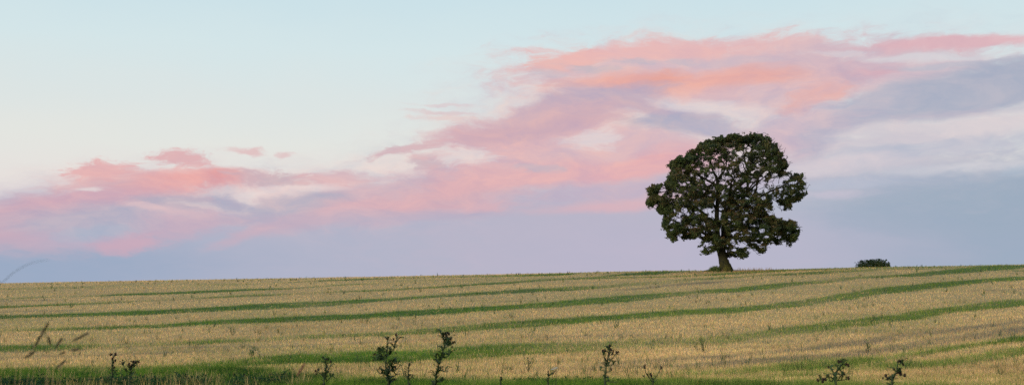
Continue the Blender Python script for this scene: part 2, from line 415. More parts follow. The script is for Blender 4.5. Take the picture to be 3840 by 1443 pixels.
# ------------------------------------------------------------------ the tree
TD = 168.0
PXM = np.linalg.norm(place(2721, 800, TD) - place(2720, 800, TD))
def tp(px, py, dy=0.0): 
    q = place(px, py, TD); q[1] += dy; return q
def cp(cx, cy): return 2350 + cx / 1.6133, 460 + cy / 1.6133
poly = np.array([(130,385),(175,375),(225,378),(240,350),(262,310),(250,265),(262,235),(310,215),(350,205),(390,165),(425,150),(430,125),(500,105),(560,90),(620,75),(690,78),(770,70),(840,85),(890,120),(915,170),(935,190),(965,235),(983,265),(960,300),(1000,305),(1050,310),(1070,340),(1072,390),(1080,430),(1065,465),(1035,490),(1000,480),(985,540),(955,535),(950,505),(915,480),(900,445),(880,470),(885,530),(860,530),(830,505),(860,550),(900,575),(950,595),(1010,600),(1035,630),(1038,680),(1020,710),(1000,760),(980,755),(970,715),(945,700),(940,740),(900,738),(870,715),(850,750),(832,800),(805,795),(760,760),(730,735),(738,798),(700,832),(650,815),(610,822),(600,770),(560,760),(540,790),(490,800),(448,800),(437,780),(470,755),(425,752),(432,735),(465,708),(440,705),(400,716),(345,710),(330,685),(300,685),(305,725),(280,725),(250,705),(235,690),(245,655),(210,640),(217,610),(228,580),(200,560),(185,540),(190,510),(165,500),(140,545),(128,510),(108,495),(110,470),(140,450),(120,430),(118,405)], float)
holes = np.array([(222,405,17,24),(207,432,16,9),(348,528,20,17),(309,580,22,17),(430,543,17,8),(500,364,27,17),(372,362,11,7),(572,252,15,10),(524,232,13,9),(560,303,12,18),(586,328,10,14),(690,186,24,15),(738,162,13,18),(721,140,8,10),(700,268,19,34),(724,224,12,16),(611,335,24,12),(706,375,24,16),(752,383,13,17),(900,358,44,24),(962,336,24,15),(1004,364,24,8),(806,408,17,20),(556,548,18,32),(487,531,30,15),(504,566,14,8),(600,518,11,28),(819,652,17,16),(846,691,18,9),(916,690,22,9),(706,736,24,18),(566,665,5,30),(462,676,12,12),(478,735,18,11),(650,230,10,6),(400,256,12,6),(305,400,10,7),(760,300,9,7),(800,240,8,6),(850,300,8,5),(868,420,12,14),(930,420,10,8),(830,455,14,14),(640,720,14,16),(650,770,12,8),(765,715,14,7),(380,380,8,6),(470,240,6,5),(680,500,6,9),(640,430,5,5)], float)
def inpoly(P, x, y):
    c = np.zeros(len(x), bool); j = len(P) - 1
    for i in range(len(P)):
        xi, yi = P[i]; xj, yj = P[j]
        t = ((yi > y) != (yj > y)) & (x < (xj - xi) * (y - yi) / (yj - yi + 1e-12) + xi)
        c ^= t; j = i
    return c
def edge_dist(P, x, y):
    d = np.full(len(x), 1e9)
    for i in range(len(P)):
        a = P[i - 1]; bb = P[i]; ab = bb - a
        t = np.clip(((x - a[0]) * ab[0] + (y - a[1]) * ab[1]) / (ab @ ab), 0, 1)
        d = np.minimum(d, np.hypot(x - a[0] - t * ab[0], y - a[1] - t * ab[1]))
    return d
def hole_ok(x, y, grow=1.0):
    ok = np.ones(len(x), bool)
    for (hx, hy, rx, ry) in holes:
        ok &= ((x - hx) / (rx * grow)) ** 2 + ((y - hy) / (ry * grow)) ** 2 > 1
    return ok

tree = empty('sycamore_tree', (tp(2720, 1012)[0], TD, float(ground(tp(2720, 1012)[0], TD)) - .05),
             'lone broad crowned dark green tree standing on the crest of the field', 'tree')
bpy.context.view_layer.update()

M_bark, nt, b = new_mat('bark')
tc = N('ShaderNodeTexCoord'); mp = N('ShaderNodeMapping'); mp.inputs['Scale'].default_value = (3, 3, .8)
nz = N('ShaderNodeTexNoise'); nz.inputs['Scale'].default_value = 2.2; nz.inputs['Detail'].default_value = 8
nt.links.new(tc.outputs['Object'], mp.inputs[0]); nt.links.new(mp.outputs[0], nz.inputs['Vector'])
dark = ramp(nz.outputs[0], [(.3, (.007, .009, .006)), (.7, (.020, .022, .014))])
moss = ramp(nz.outputs[0], [(.3, (.024, .030, .008)), (.7, (.085, .085, .018))])
geo = N('ShaderNodeSeparateXYZ'); nt.links.new(tc.outputs['Object'], geo.inputs[0])
base_z = float(tree.location.z)
mr = N('ShaderNodeMapRange'); mr.inputs[1].default_value = base_z + 2.2; mr.inputs[2].default_value = base_z + .4
nt.links.new(geo.outputs[2], mr.inputs[0])
n3 = N('ShaderNodeTexNoise'); n3.inputs['Scale'].default_value = 1.4; nt.links.new(tc.outputs['Object'], n3.inputs['Vector'])
mu = N('ShaderNodeMath'); mu.operation = 'MULTIPLY'; nt.links.new(mr.outputs[0], mu.inputs[0])
m3 = N('ShaderNodeMapRange'); m3.inputs[1].default_value = .35; m3.inputs[2].default_value = .6; nt.links.new(n3.outputs[0], m3.inputs[0])
nt.links.new(m3.outputs[0], mu.inputs[1])
nt.links.new(mixc(mu.outputs[0], dark, moss), b.inputs['Base Color'])
b.inputs['Roughness'].default_value = .9
bp = N('ShaderNodeBump'); bp.inputs['Distance'].default_value = .1; bp.inputs['Strength'].default_value = 1
nt.links.new(nz.outputs[0], bp.inputs['Height']); nt.links.new(bp.outputs[0], b.inputs['Normal'])

skel = []
def limb(T, pts, k=5, sides=8):
    P = [tp(a, bq, dy) for (a, bq, r, dy) in pts]; rr = [r * PXM for (a, bq, r, dy) in pts]
    P, rr = catmull(P, rr, k)
    T.add(P, rr, sides, .12); skel.extend(list(P[2:])); return P
tt = Tubes()
limb(tt, [(2726,1018,27,0),(2723,1006,23.5,0),(2716,988,19,0),(2711,965,17,0),(2706,945,17,0),(2701,925,18.5,0),(2699,912,16,0)], 5, 14)
for a in range(7):   # root flares
    an = a * 2 * math.pi / 7 + .3
    q = tp(2719, 1000); f_ = np.array([math.cos(an), math.sin(an), 0])
    e = q + f_ * 1.05; e[2] = float(ground(e[0], e[1])) - .12
    tt.add(*catmull([q + np.array([0, 0, .9]) + f_ * .3, q + f_ * .6 + np.array([0, 0, .1]), e], [.26, .2, .09], 4), 7, .1)
trunk = tt.build('trunk', M_bark, tree)
lb = Tubes()
L1 = limb(lb, [(2704,930,13,0),(2692,908,12,.2),(2675,890,10,.6),(2662,858,8.5,1),(2650,818,7,1.2),(2640,797,6.5,1),(2612,780,4.5,.5),(2580,772,3,0),(2540,762,2,-.5)])
limb(lb, [(2704,930,14,0),(2694,905,12,-.3),(2687,880,10.5,-.6),(2684,830,9,-.8),(2686,780,8,-.8),(2690,740,7.5,-.6),(2688,700,7,-.4),(2690,672,6,0),(2676,640,3.6,.5),(2668,605,2.4,.8),(2660,570,1.5,1)])
limb(lb, [(2690,675,4.5,0),(2703,655,3.6,-.4),(2714,640,2.6,-.8),(2720,610,2,-1),(2716,575,1.3,-1)])
limb(lb, [(2706,928,15,0),(2714,900,12,.5),(2719,870,11,.8),(2722,835,9.5,1),(2733,795,8,1.2),(2745,755,7,1.2),(2760,712,6.5,1),(2788,683,5.8,.8),(2803,655,6,.4),(2806,632,4.6,.2),(2794,605,3,0),(2789,575,2,0),(2778,545,1.3,0)])
limb(lb, [(2806,640,4.2,.2),(2816,612,3.2,.2),(2820,580,2.4,.4),(2828,548,1.6,.8)])
limb(lb, [(2803,650,3,.4),(2792,628,2,.3),(2786,610,1.4,.2),(2770,590,1.1,.1)])
limb(lb, [(2750,770,6,1),(2778,752,5,.6),(2800,728,4.6,.4),(2805,700,4.8,.3),(2805,668,4.8,.3),(2804,645,4,.3)])
limb(lb, [(2805,715,3,.3),(2818,695,2.6,0),(2832,680,2,-.4),(2850,660,1.4,-.8)])
limb(lb, [(2717,880,7,-.4),(2712,835,6,-1.2),(2711,795,5.5,-1.4),(2718,765,4.6,-1.4),(2730,735,3.5,-1.6),(2735,700,2,-2)])
limb(lb, [(2714,915,9,0),(2735,893,6.5,-.4),(2765,893,5.4,-1),(2800,905,5,-1.6),(2835,905,4,-2),(2870,898,3,-2.2),(2905,893,2,-2.4)])
limb(lb, [(2790,900,3,-1.4),(2810,918,2.2,-1.6),(2835,930,1.8,-1.8),(2850,955,1.2,-2)])
limb(lb, [(2718,885,9,.5),(2750,862,6,1.2),(2800,850,5,2),(2860,848,4,2.4),(2920,852,3,2.4),(2965,865,2,2.4)])
limb(lb, [(2733,800,6,.8),(2765,780,5,.2),(2800,765,4.2,-.4),(2845,742,3.8,-.8),(2880,722,3.4,-1),(2925,703,2.8,-1.2),(2955,680,2,-1.4),(2985,665,1.3,-1.5)])
limb(lb, [(2925,703,2.2,-1.2),(2945,730,1.8,-1.2),(2960,755,1.3,-1.2),(2958,785,.9,-1.2)])
limb(lb, [(2688,745,6,-.6),(2660,725,4.6,-1.4),(2610,712,3.6,-2),(2550,712,2.8,-2.2),(2500,722,2,-2),(2455,730,1.4,-1.8),(2435,750,1,-1.8)])
limb(lb, [(2500,722,1.8,-2),(2485,712,1.5,-2),(2465,700,1,-2)])
limb(lb, [(2686,790,6,-1),(2650,760,4.4,-2.6),(2600,735,3,-3.6),(2550,690,2,-4)])
limb(lb, [(2690,700,5,-.4),(2660,675,4,.8),(2620,650,3,1.6),(2580,625,2,2),(2545,610,1.4,2)])
limb(lb, [(2675,890,6,.6),(2645,880,4.4,-.6),(2605,868,3.4,-1.4),(2550,862,2.4,-1.8),(2510,870,1.5,-2)])
limb(lb, [(2660,858,4,1),(2620,840,3.2,2.4),(2570,828,2.4,3.2),(2520,815,1.6,3.6)])
limb(lb, [(2710,955,3,0),(2735,950,2,-1),(2765,955,1.5,-1.8),(2790,965,1,-2.2)])
limb(lb, [(2696,930,3,0),(2670,938,2.2,-.8),(2645,945,1.4,-1.2)])
limb(lb, [(2806,632,3.4,.2),(2840,610,2.6,1.4),(2880,590,2,2.2),(2915,580,1.3,2.6)])
for k in range(16):   # limbs running towards and away from the photograph's viewpoint
    while True:
        a0 = skel[R.randint(20, len(skel))]
        if abs(a0[0] - tp(2715, 800)[0]) < 5.0 and a0[2] < tp(2715, 690)[2]: break
    dy = (1 if k % 2 else -1) * (4 + 4.0 * R.rand())
    e = a0 + np.array([R.randn() * 1.0, dy, 1.0 + R.rand() * 1.4])
    mid = (a0 + e) / 2 + R.randn(3) * .35
    P, rr = catmull([a0, mid, e], [.16, .10, .04], 5); lb.add(P, rr, 6, .1); skel.extend(list(P[2:]))
lb.build('limbs', M_bark, tree)

# leafy sprays: sampled through the crown's volume
def sample_tufts(n, lo, hi, rmin=0, fringe=False):
    out = []
    while len(out) < n:
        x = 100 + R.rand(4000) * 990; y = 60 + R.rand(4000) * 780
        ok = inpoly(poly, x, y) & hole_ok(x, y, 1.12)
        ed = edge_dist(poly, x, y); ok &= (ed > lo) & (ed < hi)
        out += list(zip(x[ok], y[ok], ed[ok]))
    return np.array(out[:n])
cand = sample_tufts(6000, 12, 400)
bil = []
K_ = PXM / 1.6133
for (x_, y_, ed) in cand:
    dm = 8.6 * math.sqrt(max(0.0, 1 - (1 - min(ed, 190) / 190.0) ** 2))
    dy = (R.rand() * 2 - 1) * dm
    rb = min(1.55, max(.45, ed * K_ * .95)) * (.75 + .35 * R.rand())
    ok = True
    for (bx, by, bd, br) in bil:
        if ((x_ - bx) * K_) ** 2 + ((y_ - by) * K_ * 1.25) ** 2 + ((dy - bd) * .8) ** 2 < (.74 * (rb + br)) ** 2: ok = False; break
    if ok: bil.append((x_, y_, dy, rb))
print('billows', len(bil))
tu = []
for (bx, by, bd, br) in bil:
    for k in range(int(4 + 8.5 * br)):
        d = unit(R.randn(3)); d[2] = abs(d[2]) * (1 if R.rand() < .85 else -.6)
        q = br * (.72 + .28 * R.rand())
        x_ = bx + d[0] * q / K_; y_ = by - d[2] * q * .78 / K_ + br * .18 / K_
        tu.append((x_, y_, bd + d[1] * q, 15 + 17 * R.rand()))
A = sample_tufts(520, 4, 26)
for (x_, y_, ed) in A: tu.append((x_, y_, (R.rand() * 2 - 1) * 2.6, ed * .8))
tu = np.array(tu)
okk = hole_ok(tu[:, 0], tu[:, 1], 1.12) & (inpoly(poly, tu[:, 0], tu[:, 1]))
tu = tu[okk]
sparse = ((tu[:, 0] > 850) & (tu[:, 1] > 290) & (tu[:, 1] < 560)) | ((tu[:, 0] > 600) & (tu[:, 0] < 760) & (tu[:, 1] > 680)) | ((tu[:, 0] > 440) & (tu[:, 0] < 640) & (tu[:, 1] > 230) & (tu[:, 1] < 400)) | ((tu[:, 0] > 690) & (tu[:, 0] < 860) & (tu[:, 1] > 300) & (tu[:, 1] < 470)) | ((tu[:, 1] > 690))
tu = tu[~(sparse & (R.rand(len(tu)) < .35))]
print('tufts', len(tu))
C3 = np.array([tp(*cp(a, bq), dy) for a, bq, dy, e in tu])
LV, LC, LN_, LS = [], [], [], []
for i, (a, bq, dy, ed) in enumerate(tu):
    r = min(.85, max(.26, ed * PXM / 1.6133 * .85)) * (.75 + .4 * R.rand())
    m = int(50 + 165 * (r / .85) ** 2)
    d = unit(R.randn(m, 3)); d[:, 2] = np.where(R.rand(m) < .7, np.abs(d[:, 2]), d[:, 2]) * .95 - .15
    rad = r * (.45 + .55 * R.rand(m, 1) ** .5)
    c = C3[i] + d * rad * np.array([1.05, 1.05, .85])
    # sprigs: leaves gather round a few twigs
    k = R.randint(5, 10); cen = c[R.randint(0, m, k)]
    near_ = cen[R.randint(0, k, m)]
    c = c * .52 + near_ * .48 + R.randn(m, 3) * .07
    nn = unit(d * np.array([.7, .7, .7]) + np.array([0, 0, .65]) + R.randn(m, 3) * .55)
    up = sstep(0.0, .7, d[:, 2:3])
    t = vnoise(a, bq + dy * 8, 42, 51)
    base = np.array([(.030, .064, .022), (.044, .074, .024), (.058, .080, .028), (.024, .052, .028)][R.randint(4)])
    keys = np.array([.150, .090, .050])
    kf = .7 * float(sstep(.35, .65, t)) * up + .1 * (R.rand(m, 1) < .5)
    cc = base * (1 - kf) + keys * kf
    cc = cc * (.7 + .7 * R.rand(m, 1))
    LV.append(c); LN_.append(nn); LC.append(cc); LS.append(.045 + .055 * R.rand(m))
# keep the daylight gaps of the crown open
Lc = np.vstack(LV); Ln = np.vstack(LN_); Lcol = np.vstack(LC); Ls = np.concatenate(LS)
pxx = (col_of(Lc[:, 0], Lc[:, 1], Lc[:, 2]) - 2350) * 1.6133; pyy = (row_of(Lc[:, 0], Lc[:, 1], Lc[:, 2]) - 460) * 1.6133
extra = (vnoise(pxx, pyy, 17, 71) * .65 + vnoise(pxx, pyy, 7, 72) * .35)
zone = np.exp(-(((pxx - 560) / 130) ** 2 + ((pyy - 300) / 110) ** 2)) + np.exp(-(((pxx - 830) / 90) ** 2 + ((pyy - 400) / 90) ** 2)) + np.exp(-(((pxx - 680) / 70) ** 2 + ((pyy - 745) / 60) ** 2)) + np.exp(-(((pxx - 500) / 90) ** 2 + ((pyy - 740) / 50) ** 2)) + .7 * np.exp(-(((pxx - 290) / 70) ** 2 + ((pyy - 590) / 70) ** 2)) + .8 * np.exp(-(((pxx - 960) / 90) ** 2 + ((pyy - 430) / 80) ** 2)) + .5 * np.exp(-(((pxx - 850) / 90) ** 2 + ((pyy - 710) / 50) ** 2))
thin = (extra > .86 - .31 * zone)
ok = (hole_ok(pxx, pyy, 1.0) & ~(thin & (R.rand(len(Lc)) < .95))) | (R.rand(len(Lc)) < .02)
wx = pxx + (vnoise(pxx, pyy, 8, 81) - .5) * 20 + (vnoise(pxx, pyy, 26, 82) - .5) * 26
wy = pyy + (vnoise(pxx, pyy, 8, 83) - .5) * 20 + (vnoise(pxx, pyy, 26, 84) - .5) * 26 + 3
ok &= inpoly(poly, wx, wy) | (edge_dist(poly, wx, wy) < 7 * R.rand(len(Lc)) ** 3)
Lc, Ln, Lcol, Ls = Lc[ok], Ln[ok], Lcol[ok], Ls[ok]
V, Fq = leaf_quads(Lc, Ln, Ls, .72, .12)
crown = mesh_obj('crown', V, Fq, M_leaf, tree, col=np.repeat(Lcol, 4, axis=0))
print('leaves', len(Lc))
# twigs tying every spray to the limbs
tw = Tubes(); nodes = [np.array(q) for q in skel]; NA = np.array(nodes)
root = tp(2705, 900)
order = np.argsort(np.linalg.norm(C3 - root, axis=1))
for i in order:
    q = C3[i]
    dd = np.linalg.norm(NA - q, axis=1) + .35 * np.linalg.norm(NA - root, axis=1)
    j = int(np.argmin(dd)); a0 = NA[j]; L = np.linalg.norm(q - a0)
    if L < .15: continue
    mid = (a0 + q) / 2 + R.randn(3) * .07 * L + np.array([0, 0, -.05 * L])
    r0 = min(.055, .02 + .012 * L)
    P, rr = catmull([a0, mid, q], [r0, r0 * .7, .012], 3)
    tw.add(P, rr, 4); NA = np.vstack([NA, P[-3:]])
tw.build('twigs', M_bark, tree)

# long grass round the foot of the trunk
n = 2600
gx = np.concatenate([2622 + R.beta(3, 2, 1700) * 92, 2690 + R.rand(900) ** 1.3 * 210]); gy = TD + R.randn(n) * .7
X = (gx - 1920) / F * gy * .999; left = gx < 2705
C = np.where(left[:, None], palette(n, [(.05, .10, .03), (.08, .13, .04), (.16, .18, .07)], [3, 2, 1]), palette(n, [(.38, .28, .16), (.25, .24, .10), (.42, .33, .2)], [2, 1, 1]))
hgt = np.where(left, (.15 + .75 * np.exp(-((gx - 2682) / 22) ** 2)) * (.4 + .6 * R.rand(n)), .12 + .5 * R.rand(n) ** 3)
blades('long_grass', X, gy, hgt, .03 + R.rand(n) * .03, .1 + R.rand(n) * .4, C, taper=.2, label='long grass growing round the foot of the lone tree', cat='grass')

# ------------------------------------------------------------------ bush beyond the crest
BD = 186.0
bx0 = place(3275, 990, BD)[0]
bush = empty('bush', (bx0, BD, float(ground(bx0, BD))), 'low dark rounded bush showing over the skyline right of the tree', 'bush')
bpy.context.view_layer.update()
def bp_(px, py, dy=0):
    q = place(px, py, BD); q[1] += dy; return q
lobes = [(3222,1002,16,12),(3232,992,15,16),(3248,988,16,15),(3262,988,16,16),(3274,984,14,15),(3288,986,15,17),(3300,988,14,18),(3311,990,11,18),(3322,994,9,12),(3327,990,7,9),(3333,999,7,9),(3240,1003,18,12),(3280,1003,26,12),(3310,1003,18,12),(3264,979,7,6),(3270,975,4,4),(3316,980,4,5),(3320,975,3,3),(3234,978,4,5),(3229,981,3,5),(3296,973,4,4),(3250,977,4,4)]
cs, ns, cc = [], [], []
for (px, py, rx, ry) in lobes:
    m = int(24 + rx * ry * 1.9)
    d = unit(R.randn(m, 3)); rad = (.5 + .6 * R.rand(m, 1) ** .6) * (1 + .35 * (vnoise(d[:, :1] * 3, d[:, 2:3] * 3, .8, 90) - .5))
    c0 = bp_(px, py, R.randn() * .3)
    k = bpscale = PXM * BD / TD
    cs.append(c0 + d * rad * np.array([rx * k, rx * k * 1.1, ry * k])); ns.append(unit(d + R.randn(m, 3) * .5 + np.array([0, 0, .4])))
    cc.append(palette(m, [(.030, .065, .020), (.045, .080, .020), (.06, .06, .025), (.020, .05, .022)], [3, 2, 1, 2]))
cs, ns, cc = np.vstack(cs), np.vstack(ns), np.vstack(cc)
V, Fq = leaf_quads(cs, ns, .05 + .05 * R.rand(len(cs)), .7, .1)
mesh_obj('foliage', V, Fq, M_leaf, bush, col=np.repeat(cc, 4, axis=0))
bt = Tubes(); b0 = np.array([bx0, BD, float(ground(bx0, BD)) - .1])
for (px, py, rx, ry) in lobes + [(3284, 970, 2, 2), (3216, 982, 2, 2), (3207, 984, 2, 2)]:
    e = bp_(px, py); st = b0 + np.array([(e[0] - b0[0]) * .6, R.randn() * .2, 0])
    st[2] = float(ground(st[0], st[1])) - .1
    bt.add(*catmull([st, (st + e) / 2 + R.randn(3) * .06, e], [.05, .035, .012], 4), 5)
bt.build('branches', M_bark, bush)
cs = np.vstack([bp_(px, py) + R.randn(10, 3) * np.array([.07, .07, .05]) for (px, py) in ((3285, 970), (3217, 981), (3207, 983), (3212, 993), (3213, 988))])
V, Fq = leaf_quads(cs, unit(R.randn(len(cs), 3)), .05 * np.ones(len(cs)), .7)
mesh_obj('shoot_leaves', V, Fq, M_leaf, bush, col=np.tile((.04, .06, .03), (len(V), 1)))

# ------------------------------------------------------------------ thistles of the near margin
def head_mesh(c, r, ax):
    """bristly flower head: egg shaped cup with a ragged tuft of florets"""
    ax = ax / np.linalg.norm(ax)
    s1 = unit(np.cross(ax, np.array([.3, .8, .2]))); s2 = np.cross(ax, s1)
    prof = [(-1.0, .15), (-.75, .62), (-.35, .88), (.05, .80), (.35, .60), (.5, .66), (.9, .8)]
    V = []; k = 9
    for j, (t, w_) in enumerate(prof):
        for i in range(k):
            an = 2 * math.pi * i / k
            rr = r * w_ * (1 + .22 * (R.rand() - .5) * (1 if j > 0 else 0)); tt_ = t + (.35 * R.rand() if j == len(prof) - 1 else 0)
            V.append(c + ax * r * tt_ + s1 * math.cos(an) * rr + s2 * math.sin(an) * rr)
    Fq = [(j * k + i, j * k + (i + 1) % k, (j + 1) * k + (i + 1) % k, (j + 1) * k + i) for j in range(len(prof) - 1) for i in range(k)]
    V.append(c - ax * r); V.append(c + ax * r * .7); bI = len(V) - 2
    for i in range(0, k - 1, 2):
        Fq.append((bI, (i + 2) % k, (i + 1) % k, i)); o = (len(prof) - 1) * k
        Fq.append((bI + 1, o + i, o + i + 1, o + (i + 2) % k))
    # bracts
    for q in range(14):
        an = R.rand() * 6.28; t = -.7 + R.rand() * 1.2
        dr = s1 * math.cos(an) + s2 * math.sin(an); p0 = c + ax * r * t + dr * r * .7
        sd = np.cross(dr, ax) * r * .12; tip = p0 + dr * r * .45 + ax * r * .35
        n0 = len(V); V += [p0 - sd, p0 + sd, tip + sd * .1, tip - sd * .1]; Fq.append((n0, n0 + 1, n0 + 2, n0 + 3))
    return V, Fq

def spiny_leaf(o, d, up, L, wd):
    """lobed, curled thistle leaf from o along d"""
    V, Fq = [], []
    sd = unit(np.cross(d, up)); n = 9
    for j in range(n + 1):
        t = j / n
        c = o + d * L * t + up * L * (.28 * math.sin(t * 2.4) - .30 * t * t)
        w_ = wd * math.sin(math.pi * min(1, t * .93 + .07)) ** .7 * (1.25 if j % 2 else .45) * (1 + .3 * (R.rand() - .5))
        lift = up * w_ * .35
        V += [c - sd * w_ + lift + d * w_ * .3, c, c + sd * w_ + lift + d * w_ * .3]
    for j in range(n):
        a = j * 3; Fq += [(a, a + 1, a + 4, a + 3), (a + 1, a + 2, a + 5, a + 4)]
    return V, Fq

def thistle(label, D, stems, heads, leafden=1.0, leafL=.12, group='thistles along the near margin', name='thistle', hr=.0098, tops=None, hmat=None):
    """stems: polylines of (col,row); first starts at the ground"""
    first = stems[0]
    b_ = place(first[0][0], first[0][1], D); gz = float(ground(b_[0], D))
    root_ = empty(name, (b_[0], D, gz), label, 'thistle' if name == 'thistle' else 'weed', group)
    bpy.context.view_layer.update()
    T = Tubes(); LVv, LFf = [], []; off = 0
    for si, st in enumerate(stems):
        P = [place(a, bq, D) for a, bq in st]
        P = [q + np.array([0, R.randn() * .03, 0]) for q in P]
        if si == 0:
            g0 = np.array([b_[0] + R.randn() * .04, D, gz - .03]); P = [g0, g0 * .5 + P[0] * .5 + np.array([R.randn() * .02, 0, 0])] + P
            r = np.linspace(.009, .0035, len(P))
        else: r = np.linspace(.0042, .0022, len(P))
        P, r = catmull(P, r, 5); T.add(P, r, 6)
        # leaves along the stem
        seg = np.linalg.norm(np.diff(P, axis=0), axis=1); Ltot = seg.sum()
        nl = max(2, int(Ltot / .032 * leafden))
        if si == 0:
            pos = (R.rand(nl) ** .8)
        else: pos = R.rand(nl) * .85
        cum = np.concatenate([[0], np.cumsum(seg)]) / Ltot
        for t in pos:
            o = np.array([np.interp(t, cum, P[:, k]) for k in range(3)])
            an = R.rand() * 6.28
            d = unit(np.array([math.cos(an), math.sin(an) * .8, .35 + .5 * R.rand()]))
            sz = (leafL * (1.15 - .65 * t) if si == 0 else leafL * .55) * (.5 + .7 * R.rand())
            v, f = spiny_leaf(o, d, np.array([0, 0, 1.0]), sz * .82, sz * .155)
            LVv += v; LFf += [tuple(np.array(q) + off) for q in f]; off += len(v)
    T.build('stem', M_thstem, root_)
    if LVv: mesh_obj('leaves', np.array(LVv), np.array(LFf), M_thleaf, root_)
    for (hx, hy, s_) in heads:
        c = place(hx, hy, D) + np.array([0, R.randn() * .025, 0])
        v, f = head_mesh(c, hr * s_ * (.9 + .2 * R.rand()), np.array([R.randn() * .4, R.randn() * .4, 1.0]))
        mesh_obj('flower_head', np.array(v), np.array(f), hmat or M_thhead, root_)
    return root_

thistle('dark bushy thistle at the bottom, leftmost of the three tall ones near the centre', 9.5,
  [[(1215,1443),(1220,1400),(1222,1360),(1214,1336)],[(1220,1420),(1200,1400),(1182,1390)],[(1220,1400),(1236,1375),(1240,1358)],[(1222,1430),(1245,1410),(1262,1418)],[(1221,1375),(1230,1352),(1228,1345)]],
  [(1212,1338,.7),(1240,1356,.9),(1228,1346,.8),(1184,1390,1),(1192,1386,1),(1186,1400,.8),(1240,1352,.7)], 1.8, .12)
thistle('widest branching thistle with many leafy arms and heads, lower centre left', 9.0,
  [[(1455,1443),(1450,1400),(1447,1370),(1450,1330),(1452,1300),(1452,1268)],[(1450,1335),(1475,1310),(1484,1275),(1485,1256)],[(1448,1350),(1430,1330),(1408,1316)],[(1448,1345),(1412,1348),(1398,1350)],[(1450,1390),(1485,1385),(1500,1368)],[(1449,1400),(1425,1398),(1412,1380)],[(1452,1375),(1480,1362),(1502,1366)],[(1450,1425),(1490,1402),(1500,1402)],[(1451,1330),(1436,1318),(1430,1310)]],
  [(1485,1255,1),(1477,1270,.8),(1452,1270,.6),(1430,1312,.9),(1437,1308,.9),(1404,1326,.8),(1412,1312,.6),(1484,1280,.6),(1400,1350,.6),(1486,1322,.6),(1448,1300,.6),(1482,1376,.9)], 2.2, .15)
thistle('short dark thistle spike just right of the widest thistle', 9.6,
  [[(1532,1443),(1530,1410),(1531,1380),(1534,1362)],[(1530,1420),(1520,1395)],[(1531,1425),(1546,1412),(1550,1418)]],
  [(1534,1363,.6),(1521,1394,.5),(1529,1378,.5)], 1.6, .10)
thistle('tallest narrow thistle with clustered dark heads at its tip, centre', 9.0,
  [[(1632,1443),(1634,1410),(1640,1385),(1650,1350),(1662,1310),(1668,1280),(1670,1255)],[(1664,1305),(1686,1295),(1700,1286)],[(1668,1290),(1682,1275),(1690,1266)],[(1650,1360),(1640,1345),(1636,1332)],[(1645,1385),(1668,1392),(1680,1390)],[(1655,1340),(1678,1335),(1686,1330)],[(1666,1280),(1660,1262),(1659,1252)],[(1634,1430),(1650,1432),(1662,1425)]],
  [(1662,1251,.9),(1670,1248,.9),(1678,1247,1),(1683,1252,.9),(1676,1256,.8),(1691,1265,.8),(1698,1284,1),(1704,1282,.7),(1674,1265,.8),(1682,1270,.8),(1696,1300,.7),(1636,1330,.7)], 2.6, .14)
thistle('small thistle topped by tiny white flowers, lower centre', 10.5,
  [[(2055,1443),(2058,1420),(2056,1392)],[(2058,1410),(2072,1398),(2086,1388)],[(2060,1415),(2052,1402)]],
  [(2056,1392,.7),(2074,1400,.7),(2060,1405,.6)], 1.6, .09)
thistle('thistle with a spreading fan of dark heads, lower right of centre', 9.0,
  [[(2270,1443),(2268,1420),(2270,1395),(2273,1370),(2280,1340),(2286,1300)],[(2272,1370),(2266,1345),(2263,1322)],[(2276,1368),(2298,1340),(2312,1322)],[(2270,1390),(2255,1386),(2250,1388)],[(2272,1372),(2295,1366),(2303,1366)],[(2270,1425),(2300,1432),(2315,1430)],[(2280,1340),(2290,1318),(2298,1312)]],
  [(2287,1297,1),(2283,1307,.9),(2291,1310,.9),(2262,1316,1.2),(2270,1314,1),(2264,1324,.8),(2300,1318,.9),(2312,1321,1),(2318,1318,.7),(2282,1327,.9),(2296,1326,.9),(2270,1348,.8),(2292,1384,.9)], 1.35, .12)
thistle('low thistle with few round heads on thin stems, right of the fan shaped one', 10.0,
  [[(2448,1443),(2445,1425),(2440,1408)],[(2445,1430),(2420,1395),(2417,1374)],[(2446,1428),(2468,1395),(2475,1378)],[(2447,1436),(2458,1425)]],
  [(2417,1376,1.1),(2420,1368,.8),(2475,1376,1.1),(2440,1403,1.2),(2443,1412,.8),(2416,1410,.8)], .7, .09)
thistle('wide thistle with lobed dark heads on arching arms, bottom right', 8.6,
  [[(3125,1443),(3128,1420),(3135,1395),(3145,1370),(3152,1358)],[(3140,1385),(3160,1365),(3176,1368)],[(3130,1420),(3105,1410),(3085,1422),(3068,1426)],[(3132,1425),(3160,1425),(3182,1418)],[(3134,1400),(3115,1385),(3106,1376)],[(3128,1430),(3110,1425),(3104,1408)],[(3133,1400),(3160,1402),(3162,1408)]],
  [(3148,1356,1.1),(3157,1354,1),(3172,1366,1.1),(3181,1370,1),(3163,1378,.8),(3106,1375,.8),(3070,1425,1.2),(3081,1422,1.2),(3092,1421,1.1),(3104,1409,1),(3086,1430,1),(3178,1415,1),(3186,1419,1),(3160,1406,.9),(3168,1402,.8),(3132,1410,.8)], 1.1, .12)
